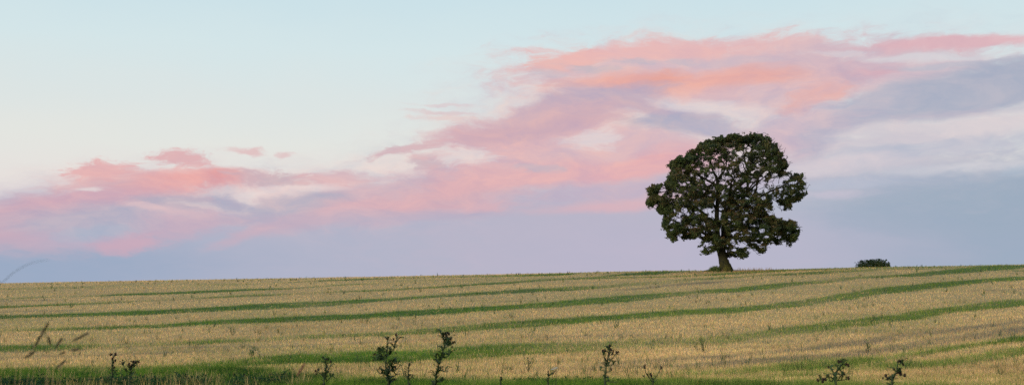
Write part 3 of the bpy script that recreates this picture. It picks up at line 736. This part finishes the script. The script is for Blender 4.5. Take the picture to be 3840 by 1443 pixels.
thistle('rightmost thistle, with two stepped clusters of heads leaning right', 8.8,
  [[(3340,1443),(3345,1425),(3356,1405),(3362,1385),(3368,1358)],[(3362,1400),(3378,1400),(3392,1406)],[(3345,1428),(3328,1415),(3318,1408)],[(3360,1392),(3380,1390),(3376,1392)],[(3367,1365),(3380,1358),(3390,1368)]],
  [(3364,1355,1),(3374,1352,1),(3383,1356,1.1),(3389,1366,1),(3358,1384,.9),(3366,1388,1),(3373,1396,1),(3381,1403,1.1),(3389,1406,1.1),(3316,1408,1),(3326,1406,1),(3318,1418,.8),(3332,1420,1),(3340,1417,1),(3384,1398,.8)], 1.2, .12)
thistle('small thistle seed stalk with stacked black heads, lower left margin', 9.5,
  [[(422,1443),(424,1410),(421,1380),(424,1345),(426,1330)],[(424,1360),(431,1352)],[(423,1385),(436,1398),(442,1404)],[(424,1400),(412,1392)]],
  [(421,1328,1.1),(429,1328,1.1),(424,1344,1),(430,1351,1),(425,1358,.9),(420,1370,1.1),(428,1378,1)], .9, .08)
thistle('low spreading thistle with paired black heads, lower left margin', 9.5,
  [[(490,1443),(490,1415),(487,1390),(485,1370)],[(488,1390),(500,1370),(502,1358)],[(488,1385),(510,1368),(516,1360)],[(489,1400),(470,1380),(456,1362)],[(490,1410),(478,1400),(474,1386)]],
  [(500,1356,1.1),(506,1354,.8),(514,1357,1.1),(520,1356,.8),(483,1365,1.1),(490,1369,1),(455,1361,1),(456,1350,.7),(474,1384,.9),(492,1376,.9)], 1.5, .11)
thistle('smallest dark thistle tip poking up at the bottom edge, centre', 9.5,
  [[(1878,1443),(1880,1425),(1880,1418)]], [(1880,1417,1),(1876,1424,.8)], 1.5, .05)
# white flowers by the small thistle
wf = empty('white_flower', (place(2078, 1443, 10.2)[0], 10.2, float(ground(place(2078, 1443, 10.2)[0], 10.2))), 'tiny white umbel flowers beside the small thistle, lower centre', 'flower')
bpy.context.view_layer.update()
T = Tubes(); b_ = np.array(wf.location); PV, PF = [], []
for (hx, hy) in ((2071, 1384), (2082, 1381), (2086, 1377)):
    e = place(hx, hy, 10.2); T.add(*catmull([b_, (b_ + e) / 2 + np.array([.01, 0, 0]), e], [.003, .0025, .0015], 5), 5)
    for k in range(9):
        c = e + np.array([R.randn() * .008, R.randn() * .008, R.rand() * .004]); a = R.rand() * 3
        d1 = np.array([math.cos(a), math.sin(a), .2]) * .006; d2 = np.array([-math.sin(a), math.cos(a), .2]) * .006
        n0 = len(PV); PV += [c - d1, c - d2, c + d1, c + d2]; PF.append((n0, n0 + 1, n0 + 2, n0 + 3))
T.build('stem', M_thstem, wf); mesh_obj('petals', np.array(PV), np.array(PF), M_white, wf)

# ------------------------------------------------------------------ out of focus grasses close to the lens
def seed_grass(label, D, base, low, tip, wid, stem_px=None, mat=M_seed):
    """a grass whose feathery head runs from low to tip"""
    b_ = place(base[0], base[1], D); gz = float(ground(b_[0], D))
    root_ = empty('seeding_grass', (b_[0], D, gz), label, 'grass', 'seeding grasses close to the viewer')
    bpy.context.view_layer.update()
    a = place(low[0], low[1], D); e = place(tip[0], tip[1], D)
    T = Tubes(); T.add(*catmull([np.array([b_[0], D, gz]), (np.array([b_[0], D, gz]) + b_) / 2, b_, a, e], [.0014, .0012, .0007, .0005, .0003], 6), 5)
    T.build('stem', M_dry, root_)
    n = 170; t = R.rand(n); ax = unit(e - a)
    bend = np.array([.0, 0, .0]); rad = wid * .7 * np.sin(math.pi * np.clip(t * .86 + .1, 0, 1)) ** .8
    dr = unit(R.randn(n, 3)); c = a + (e - a) * t[:, None] + dr * (rad * (R.rand(n) ** .6))[:, None]
    nn = unit(np.cross(ax + dr * .5, R.randn(n, 3)))
    T2 = unit(ax + dr * .7); B2 = np.cross(nn, T2); L = .0055 * (.7 + .6 * R.rand(n, 1)); 
    V = np.stack([c - T2 * L, c + B2 * L * .3, c + T2 * L, c - B2 * L * .3], 1).reshape(-1, 3)
    mesh_obj('seed_head', V, np.arange(4 * n).reshape(-1, 4), mat, root_)
seed_grass('longest dark feathery grass head leaning right, at the far left', 3.4, (72, 1443), (124, 1308), (182, 1208), .006)
seed_grass('short stubby grass head low on the far left', 3.4, (55, 1443), (96, 1340), (127, 1318), .005)
seed_grass('tiny upright grass head right of the longest one', 3.8, (200, 1443), (188, 1290), (181, 1262), .0032)
seed_grass('thin grey grass head standing between the tiny and the slanted one', 3.8, (180, 1443), (210, 1302), (229, 1268), .0036)
seed_grass('strongly slanted grass head, rightmost of the left cluster', 3.6, (215, 1443), (273, 1277), (330, 1248), .0042)
seed_grass('small level grass head under the slanted one', 3.8, (225, 1443), (266, 1313), (292, 1308), .0034)
seed_grass('faint small grass head above the green strip at left', 3.8, (195, 1443), (226, 1326), (240, 1320), .003)
seed_grass('lower grey grass head just above the green margin at left', 3.7, (170, 1443), (214, 1378), (242, 1352), .0034)
seed_grass('pinkish blurred grass head left of the first tall thistle', 4.2, (1095, 1443), (1116, 1405), (1142, 1362), .0055, mat=noise_mat('pink_seed', (.24, .15, .11), (.34, .22, .16), 90, .9))
# the single blade against the sky
D = 2.6; b_ = place(-60, 1100, D)
ba = empty('grass_blade', (b_[0] - .05, D, 0), 'single thin grass blade arching up against the sky at the left edge', 'grass')
bpy.context.view_layer.update()
T = Tubes(); T.add(*catmull([np.array([b_[0] - .05, D, 0]), np.array([b_[0] - .04, D, .9]), place(-60, 1110, D), place(5, 1062, D), place(50, 1022, D), place(100, 993, D), place(140, 980, D), place(182, 973, D)], [.0015, .0012, .0008, .0006, .0005, .0004, .0003, .0002], 6), 5)
T.build('stem', M_thstem, ba)
# loose pale blurred stems
T = Tubes()
for (a0, b0, a1, b1, D) in ((0,1435,40,1405,3.4),(100,1443,165,1365,3.5),(175,1443,195,1370,3.5),(215,1443,245,1380,3.6),(330,1443,395,1370,3.6),(380,1443,420,1395,3.6),(560,1443,580,1400,3.8),(700,1443,730,1415,3.8),(120,1425,185,1408,3.4)):
    q0 = place(a0, b0, D); q1 = place(a1, b1, D); g0 = np.array([q0[0] - (q1[0] - q0[0]) * 3, D, float(ground(q0[0], D))])
    T.add(*catmull([g0, (g0 + q0) / 2, q0, (q0 + q1) / 2 + np.array([0, 0, .004]), q1], [.0012, .0010, .0006, .0005, .0003], 5), 4)
o = T.build('dry_stems', M_dry); tag(o, 'pale out of focus dry grass stems at the bottom left', 'grass', None, 'stuff')

# a few single weeds standing out in the field
def field_weed(label, px, py, hgt, kind='leafy'):
    x_, D_ = back(px, py); z_ = float(ground(x_, D_))
    r_ = empty('field_weed', (x_, D_, z_), label, 'weed', 'single weeds standing out in the stubble')
    bpy.context.view_layer.update()
    T = Tubes(); LVv, LFf = [], []; off = 0
    for k in range(6 if kind == 'leafy' else 3):
        e = np.array([x_ + R.randn() * hgt * .22, D_ + R.randn() * hgt * .2, z_ + hgt * (.6 + .4 * R.rand())])
        s0 = np.array([x_ + R.randn() * .03, D_, z_ - .03])
        P, r = catmull([s0, (s0 + e) / 2 + R.randn(3) * .02, e], [.010, .008, .004], 4); T.add(P, r, 5)
        for q in range(4):
            o_ = P[R.randint(3, len(P))]; d = unit(R.randn(3) * np.array([1, 1, .5]) + np.array([0, 0, .5]))
            v, f = spiny_leaf(o_, d, np.array([0, 0, 1.0]), .15 * (.6 + .6 * R.rand()), .018)
            LVv += v; LFf += [tuple(np.array(w_) + off) for w_ in f]; off += len(v)
    T.build('stem', M_thstem, r_); mesh_obj('leaves', np.array(LVv), np.array(LFf), M_weed, r_)
M_weed = noise_mat('weed_leaf', (.04, .12, .035), (.09, .20, .06), 14, .6)
field_weed('leafy green weed alone in the stubble, left of centre between two green stripes', 870, 1262, .55)
field_weed('pointed green weed on the edge of the wide green stripe, lower left', 947, 1338, .5)
field_weed('tall leaning weed in the stubble below the tree', 2640, 1322, .75)
field_weed('grey green weed standing in the pale stubble, lower centre', 1980, 1392, .6)
field_weed('weed clump on the lower wheel track at right', 3260, 1316, .5)

# ------------------------------------------------------------------ sky
SUN_EL, SUN_AZ = math.radians(9), math.radians(218)   # azimuth clockwise from +Y (the viewing direction)
wd = bpy.data.worlds.new("World"); S.world = wd; wd.use_nodes = True
nt = wd.node_tree; nt.nodes.clear()
def N(t): return nt.nodes.new(t)
def val(x_):
    return x_
def math_(op, a, b_=None, c=None):
    m = N('ShaderNodeMath'); m.operation = op
    for i, q in enumerate((a, b_, c)):
        if q is None: continue
        if isinstance(q, (int, float)): m.inputs[i].default_value = q
        else: nt.links.new(q, m.inputs[i])
    return m.outputs[0]
tc = N('ShaderNodeTexCoord'); sp = N('ShaderNodeSeparateXYZ'); nt.links.new(tc.outputs['Generated'], sp.inputs[0])
az = math_('ARCTAN2', sp.outputs[0], sp.outputs[1]); el = math_('ARCSINE', sp.outputs[2])
cb = N('ShaderNodeCombineXYZ'); nt.links.new(az, cb.inputs[0]); nt.links.new(el, cb.inputs[1])
def ang(px, py):
    v = place(px, py, 10.0) - np.array([0, 0, CAMZ]); v /= np.linalg.norm(v)
    return math.atan2(v[0], v[1]), math.asin(v[2])
# streaky cloud noise
mpn = N('ShaderNodeMapping'); mpn.inputs['Scale'].default_value = (1, 2.6, 1); mpn.inputs['Rotation'].default_value = (0, 0, math.radians(-6))
nt.links.new(cb.outputs[0], mpn.inputs[0])
nzw = N('ShaderNodeTexNoise'); nzw.inputs['Scale'].default_value = 11; nzw.inputs['Detail'].default_value = 5; nzw.inputs['Roughness'].default_value = .55
nt.links.new(mpn.outputs[0], nzw.inputs['Vector'])
sb = N('ShaderNodeVectorMath'); sb.operation = 'SUBTRACT'; nt.links.new(nzw.outputs['Color'], sb.inputs[0]); sb.inputs[1].default_value = (.5, .5, .5)
sc = N('ShaderNodeVectorMath'); sc.operation = 'MULTIPLY'; nt.links.new(sb.outputs[0], sc.inputs[0]); sc.inputs[1].default_value = (.075, .026, 0)
ad = N('ShaderNodeVectorMath'); ad.operation = 'ADD'; nt.links.new(cb.outputs[0], ad.inputs[0]); nt.links.new(sc.outputs[0], ad.inputs[1])
UV = ad.outputs[0]
nz1 = N('ShaderNodeTexNoise'); nz1.inputs['Scale'].default_value = 30; nz1.inputs['Detail'].default_value = 8; nz1.inputs['Roughness'].default_value = .66
mp2 = N('ShaderNodeMapping'); mp2.inputs['Scale'].default_value = (1, 3.0, 1); mp2.inputs['Rotation'].default_value = (0, 0, math.radians(-5)); nt.links.new(UV, mp2.inputs[0])
nt.links.new(mp2.outputs[0], nz1.inputs['Vector'])
fine = math_('SUBTRACT', nz1.outputs[0], .5)
nz6 = N('ShaderNodeTexNoise'); nz6.inputs['Scale'].default_value = 85; nz6.inputs['Detail'].default_value = 6; nz6.inputs['Roughness'].default_value = .62
nt.links.new(mp2.outputs[0], nz6.inputs['Vector'])
fine2 = math_('SUBTRACT', nz6.outputs[0], .5)
# clear sky by elevation
el_top = ang(1920, -300)[1]; el_bot = ang(1920, 1062)[1]
mr = N('ShaderNodeMapRange'); mr.inputs[1].default_value = el_bot; mr.inputs[2].default_value = el_top
sy = N('ShaderNodeSeparateXYZ'); nt.links.new(UV, sy.inputs[0]); nt.links.new(sy.outputs[1], mr.inputs[0])
cr = N('ShaderNodeValToRGB'); e = cr.color_ramp.elements
def ropos(r): return (ang(1920, r)[1] - el_bot) / (el_top - el_bot)
stops = [(1062, (172, 180, 205)), (800, (214, 206, 214)), (700, (231, 225, 221)), (560, (227, 229, 224)), (400, (220, 228, 227)), (200, (212, 229, 232)), (0, (203, 225, 232)), (-300, (185, 212, 228))]
e[0].position = 0; e[0].color = (*lin(stops[0][1]), 1); e[1].position = 1; e[1].color = (*lin(stops[-1][1]), 1)
for r_, c in stops[1:-1]:
    q = e.new(ropos(r_)); q.color = (*lin(c), 1)
nt.links.new(mr.outputs[0], cr.inputs[0])
cur = [cr.outputs[0]]
def soften(c, k=.15):
    g = .3 * c[0] + .59 * c[1] + .11 * c[2]
    return tuple(q * (1 - k) + g * k for q in c)
def stroke(px, py, rx, ry, rot, c, alpha=.85, soft=.9, namp=.9):
    namp *= 2.0; soft = min(1.9, soft * 1.4)
    a0, e0 = ang(px, py); a1, _ = ang(px + rx, py); a2, _ = ang(px - rx, py); _, e1 = ang(px, py - ry); _, e2 = ang(px, py + ry)
    mp = N('ShaderNodeMapping'); mp.vector_type = 'TEXTURE'
    mp.inputs['Location'].default_value = (a0, e0, 0); mp.inputs['Rotation'].default_value = (0, 0, math.radians(rot))
    mp.inputs['Scale'].default_value = ((a1 - a2) / 2, (e1 - e2) / 2, 1)
    nt.links.new(UV, mp.inputs[0])
    ln = N('ShaderNodeVectorMath'); ln.operation = 'LENGTH'; nt.links.new(mp.outputs[0], ln.inputs[0])
    d = math_('MULTIPLY_ADD', fine if rx > 150 else fine2, namp if rx > 150 else namp * 1.35, ln.outputs['Value'])
    m = N('ShaderNodeMapRange'); m.interpolation_type = 'SMOOTHERSTEP'
    m.inputs[1].default_value = 1 + soft / 2; m.inputs[2].default_value = 1 - soft / 2; m.inputs[3].default_value = 0; m.inputs[4].default_value = alpha
    nt.links.new(d, m.inputs[0])
    mx = N('ShaderNodeMix'); mx.data_type = 'RGBA'; nt.links.new(m.outputs[0], mx.inputs[0]); nt.links.new(cur[0], mx.inputs[6])
    if isinstance(c, tuple): mx.inputs[7].default_value = (*lin(soften(c)), 1)
    else: nt.links.new(c, mx.inputs[7])
    cur[0] = mx.outputs[2]
LAV = (177, 180, 202)
STK = [
 # the broad lavender bank near the horizon
 (1500,1010,2500,275,2,LAV,.97,.35,.4),
 (2600,860,1100,330,2,(187,181,201),.9,.6,.5),
 (3500,850,900,300,0,(176,184,202),.9,.7,.5),
 (40,985,820,140,0,(146,169,199),.95,1.2,.2),
 (3900,930,800,200,0,(146,170,193),.9,1.2,.2),
 (2700,960,700,130,0,(190,182,206),.6,1.4,.2),
 # left bank
 (250,830,560,110,6,(190,172,192),.85,.7,.7),
 (434,685,220,52,3,(232,174,174),.9,.8,.9),
 (365,633,135,38,6,(236,170,170),.9,.7,.9),
 (670,592,115,30,-6,(231,172,174),.9,.8,.9),
 (760,680,230,52,4,(232,172,174),.9,.8,.8),
 (300,770,400,52,10,(224,166,178),.9,.8,.6),
 (60,835,240,80,4,(210,165,182),.85,1,.5),
 (330,885,210,40,2,(186,174,198),.6,1.2,.6),
 (560,688,110,38,4,(243,166,162),.7,1.2,.5),
 (744,674,140,34,5,(248,158,150),.85,1.2,.5),
 (840,660,60,28,5,(250,150,140),.8,1.2,.5),
 (640,750,170,26,4,(170,170,192),.85,1,.6),
 (320,822,290,34,6,(168,172,196),.9,1,.6),
 (120,800,200,22,6,(186,168,190),.6,1.2,.6),
 (900,790,230,24,8,(182,174,194),.6,1.2,.6),
 (560,786,95,16,-3,(228,192,194),.85,1,.7),
 (335,712,60,11,8,(238,226,220),.8,1,.8),
 (350,868,150,20,6,(160,182,205),.75,1.2,.5),
 (900,722,150,24,-4,(226,218,216),.8,1,.9),
 (800,762,140,13,-3,(232,212,206),.7,1,.9),
 (840,745,70,26,0,(165,172,196),.8,1,.8),
 (700,830,150,44,12,(206,168,187),.75,1.2,.5),
 (465,902,130,32,8,(212,166,184),.9,1,.5),
 (940,858,120,24,24,(212,172,186),.65,1.3,.5),
 (930,567,60,10,2,(228,178,180),.72,1.2,.9),
 (1072,574,26,8,0,(226,186,188),.7,1.2,.9),
 # middle
 (1450,735,520,78,6,(206,172,187),.85,.8,.7),
 (1020,661,150,30,0,(208,172,180),.85,.9,.9),
 (1130,670,100,26,0,(198,180,188),.8,1,.9),
 (1270,662,110,28,2,(222,176,182),.8,1,.9),
 (1100,712,170,18,4,(234,226,222),.85,1,.9),
 (1095,755,200,34,5,(174,180,198),.85,1,.7),
 (1640,735,300,42,9,(230,172,177),.85,1,.6),
 (1400,770,190,30,3,(228,174,180),.75,1.1,.6),
 (1150,830,190,30,12,(208,170,186),.75,1.2,.5),
 (1630,800,300,28,4,(188,174,196),.8,1.2,.5),
 (1350,800,260,20,6,(192,172,192),.5,1.3,.6),
 (1800,722,200,14,6,(200,172,188),.5,1.3,.8),
 (1618,616,62,28,-12,(192,172,186),.85,.9,.9),
 (1730,620,60,14,0,(205,184,192),.7,1,.9),
 (1523,562,150,17,9,(214,174,182),.85,.9,.8),
 (1660,425,130,9,-3,(226,188,190),.6,1.2,.9),
 (1680,448,120,13,-2,(236,196,190),.6,1.2,.9),
 (1640,393,90,6,0,(226,200,202),.6,1,.9),
 # right: veil and pink deck
 (2320,370,460,190,4,(230,206,206),.6,.9,.8),
 (2560,270,610,120,0,(226,184,188),.85,.6,.9),
 (3150,260,600,110,-2,(216,180,190),.85,.6,.9),
 (2110,232,125,40,12,(242,178,170),.85,.8,.9),
 (2500,185,460,34,2,(240,180,178),.85,.9,.8),
 (1960,500,330,72,10,(226,172,178),.9,.7,.7),
 (2100,590,420,80,4,(234,178,180),.88,.8,.7),
 (2380,545,300,80,4,(224,184,190),.85,.9,.7),
 (2423,316,270,42,2,(252,164,140),.95,1,.6),
 (2510,298,80,30,0,(255,158,122),.8,1.2,.5),
 (2800,288,230,42,-2,(252,166,144),.92,1,.6),
 (2850,370,260,50,-4,(226,182,186),.85,1,.7),
 (2206,262,80,15,-6,(190,184,196),.8,1,.9),
 (2350,234,90,13,-2,(192,184,198),.8,1,.9),
 (2560,226,60,10,0,(192,186,200),.75,1,.9),
 (2070,290,60,18,0,(206,190,198),.7,1,.9),
 (2720,222,180,16,0,(196,182,200),.7,1,.9),
 (2206,392,350,40,11,(184,166,190),.95,.7,.45),
 (2450,394,290,40,-11,(184,168,192),.95,.7,.45),
 (1990,478,340,38,12,(206,164,180),.85,.9,.6),
 (1990,430,230,22,8,(228,178,180),.6,1.2,.6),
 (2690,400,220,28,-8,(230,222,220),.85,1,.8),
 (2235,515,85,34,6,(228,219,219),.9,1,.8),
 (2532,456,200,34,-3,(166,172,196),.95,.9,.6),
 (2690,482,230,28,-8,(180,178,198),.8,1,.7),
 (1735,600,110,34,-6,(236,228,222),.85,.9,.8),
 (2460,610,230,44,12,(241,164,168),.85,1.1,.5),
 (2170,650,380,42,4,(234,170,176),.85,1,.6),
 (1870,680,230,36,6,(230,172,177),.85,1,.6),
 (1990,640,75,14,0,(192,180,194),.8,1,.8),
 (2420,704,420,30,3,(196,176,198),.8,1.1,.5),
 (1808,766,130,20,2,(228,174,181),.75,1.2,.5),
 (2330,758,280,22,4,(228,176,184),.75,1.2,.5),
 # far right
 (3087,338,130,62,22,(253,166,146),.95,.9,.5),
 (3040,404,60,22,10,(250,168,150),.7,1.2,.5),
 (3210,262,220,66,4,(212,172,187),.8,1,.6),
 (3304,270,100,18,4,(228,166,176),.8,1.1,.6),
 (3571,166,330,22,-2,(234,172,179),.9,.9,.7),
 (2979,166,140,20,0,(233,188,188),.7,1,.9),
 (3500,214,240,13,-3,(214,216,221),.8,1,.9),
 (3160,205,110,9,-4,(216,212,218),.7,1,.9),
 (3590,242,230,13,-1,(182,186,202),.8,1,.8),
 (3620,345,500,88,7,(163,173,195),.97,.45,.3),
 (3250,420,170,56,28,(170,177,198),.9,.7,.4),
 (3600,424,260,18,2,(188,180,197),.7,1.2,.5),
 (3000,492,220,78,10,(206,173,191),.85,1,.5),
 (3110,505,120,48,18,(180,177,198),.8,1,.5),
 (3132,448,60,24,0,(212,186,194),.7,1.1,.6),
 (3580,486,420,50,2,(224,212,213),.92,.7,.6),
 (3300,545,200,26,8,(214,204,210),.75,1,.6),
 (3500,560,420,28,4,(182,190,208),.8,1,.8),
 (3100,622,330,28,0,(216,206,213),.8,1,.7),
 (3680,632,320,17,0,(210,209,216),.8,1,.7),
 (3180,680,230,18,0,(180,189,209),.75,1.1,.6),
 (3150,730,150,22,-2,(202,193,210),.75,1.2,.5),
 (3650,760,520,105,3,(152,172,194),.9,.8,.4),
 (3840,640,60,20,0,(165,185,205),.5,1.2,.5),
]
for i_, s_ in enumerate(STK):
    if i_ % 8 == 7:      # keeps the node chain sequential
        q = N('ShaderNodeVectorMath'); q.operation = 'MULTIPLY_ADD'; q.inputs[1].default_value = (1e-6, 1e-6, 1e-6)
        nt.links.new(cur[0], q.inputs[0]); nt.links.new(UV, q.inputs[2]); UV = q.outputs[0]
    stroke(*s_)
# torn wisps: pale and dusky streaks running through the cloud decks
nz5 = N('ShaderNodeTexNoise'); nz5.inputs['Scale'].default_value = 19; nz5.inputs['Detail'].default_value = 9; nz5.inputs['Roughness'].default_value = .68; nz5.inputs['Distortion'].default_value = .35
mp5 = N('ShaderNodeMapping'); mp5.inputs['Location'].default_value = (3.1, 1.7, 0); mp5.inputs['Scale'].default_value = (1, 2.7, 1); mp5.inputs['Rotation'].default_value = (0, 0, math.radians(-7)); nt.links.new(UV, mp5.inputs[0]); nt.links.new(mp5.outputs[0], nz5.inputs['Vector'])
def wisp(lo, hi):
    c = N('ShaderNodeValToRGB'); q = c.color_ramp.elements
    q[0].position = .38; q[0].color = (*lin(lo), 1); q[1].position = .64; q[1].color = (*lin(hi), 1)
    nt.links.new(nz5.outputs[0], c.inputs[0]); return c.outputs[0]
stroke(450, 740, 620, 130, 6, wisp((172, 168, 192), (240, 202, 196)), .30, .9, .5)
stroke(1500, 690, 620, 140, 7, wisp((178, 168, 190), (242, 196, 190)), .30, .9, .5)
stroke(2450, 420, 760, 270, 4, wisp((184, 174, 196), (246, 202, 186)), .30, .8, .5)
stroke(3400, 420, 620, 290, 3, wisp((176, 180, 200), (222, 206, 210)), .30, .9, .5)
stroke(1900, 960, 2600, 190, 0, wisp((172, 178, 201), (186, 183, 203)), .18, .5, .3)
painted = cur[0]
sky = N('ShaderNodeTexSky'); sky.sky_type = 'NISHITA'; sky.sun_disc = False
sky.sun_elevation = SUN_EL; sky.sun_rotation = SUN_AZ
bg1 = N('ShaderNodeBackground'); nt.links.new(sky.outputs[0], bg1.inputs[0]); bg1.inputs[1].default_value = .15
bg2 = N('ShaderNodeBackground'); nt.links.new(painted, bg2.inputs[0]); bg2.inputs[1].default_value = 1.0
# clouds hang over the half of the sky one looks at; clear dusk sky overhead and behind
fw = N('ShaderNodeMapRange'); fw.interpolation_type = 'SMOOTHSTEP'; fw.inputs[1].default_value = -.35; fw.inputs[2].default_value = .45
nt.links.new(sp.outputs[1], fw.inputs[0])
mxs = N('ShaderNodeMixShader'); nt.links.new(fw.outputs[0], mxs.inputs[0]); nt.links.new(bg1.outputs[0], mxs.inputs[1]); nt.links.new(bg2.outputs[0], mxs.inputs[2])
wo = N('ShaderNodeOutputWorld'); nt.links.new(mxs.outputs[0], wo.inputs[0])
wd.cycles.sampling_method = 'MANUAL'; wd.cycles.sample_map_resolution = 512

sl = bpy.data.lights.new('sun', 'SUN'); so = bpy.data.objects.new('sun', sl); S.collection.objects.link(so)
sl.energy = 2.0; sl.angle = math.radians(14); sl.color = (1, .84, .66)
dv = Vector((math.sin(SUN_AZ) * math.cos(SUN_EL), math.cos(SUN_AZ) * math.cos(SUN_EL), math.sin(SUN_EL)))
so.rotation_euler = dv.to_track_quat('Z', 'Y').to_euler()

# ------------------------------------------------------------------ camera
cam = bpy.data.cameras.new('camera'); co = bpy.data.objects.new('camera', cam); S.collection.objects.link(co)
co.location = (0, 0, CAMZ); co.rotation_euler = (math.pi / 2 + TH, 0, 0)
cam.sensor_width = 36; cam.lens = 36 * F / W0; cam.clip_start = .1; cam.clip_end = 8000
cam.dof.use_dof = True; cam.dof.focus_distance = 90; cam.dof.aperture_fstop = 5.6
S.camera = co
S.view_settings.view_transform = 'Standard'; S.view_settings.look = 'None'
S.view_settings.exposure = 0; S.view_settings.gamma = 1
S.cycles.max_bounces = 6; S.cycles.diffuse_bounces = 3; S.cycles.transparent_max_bounces = 6
S.cycles.use_denoising = False
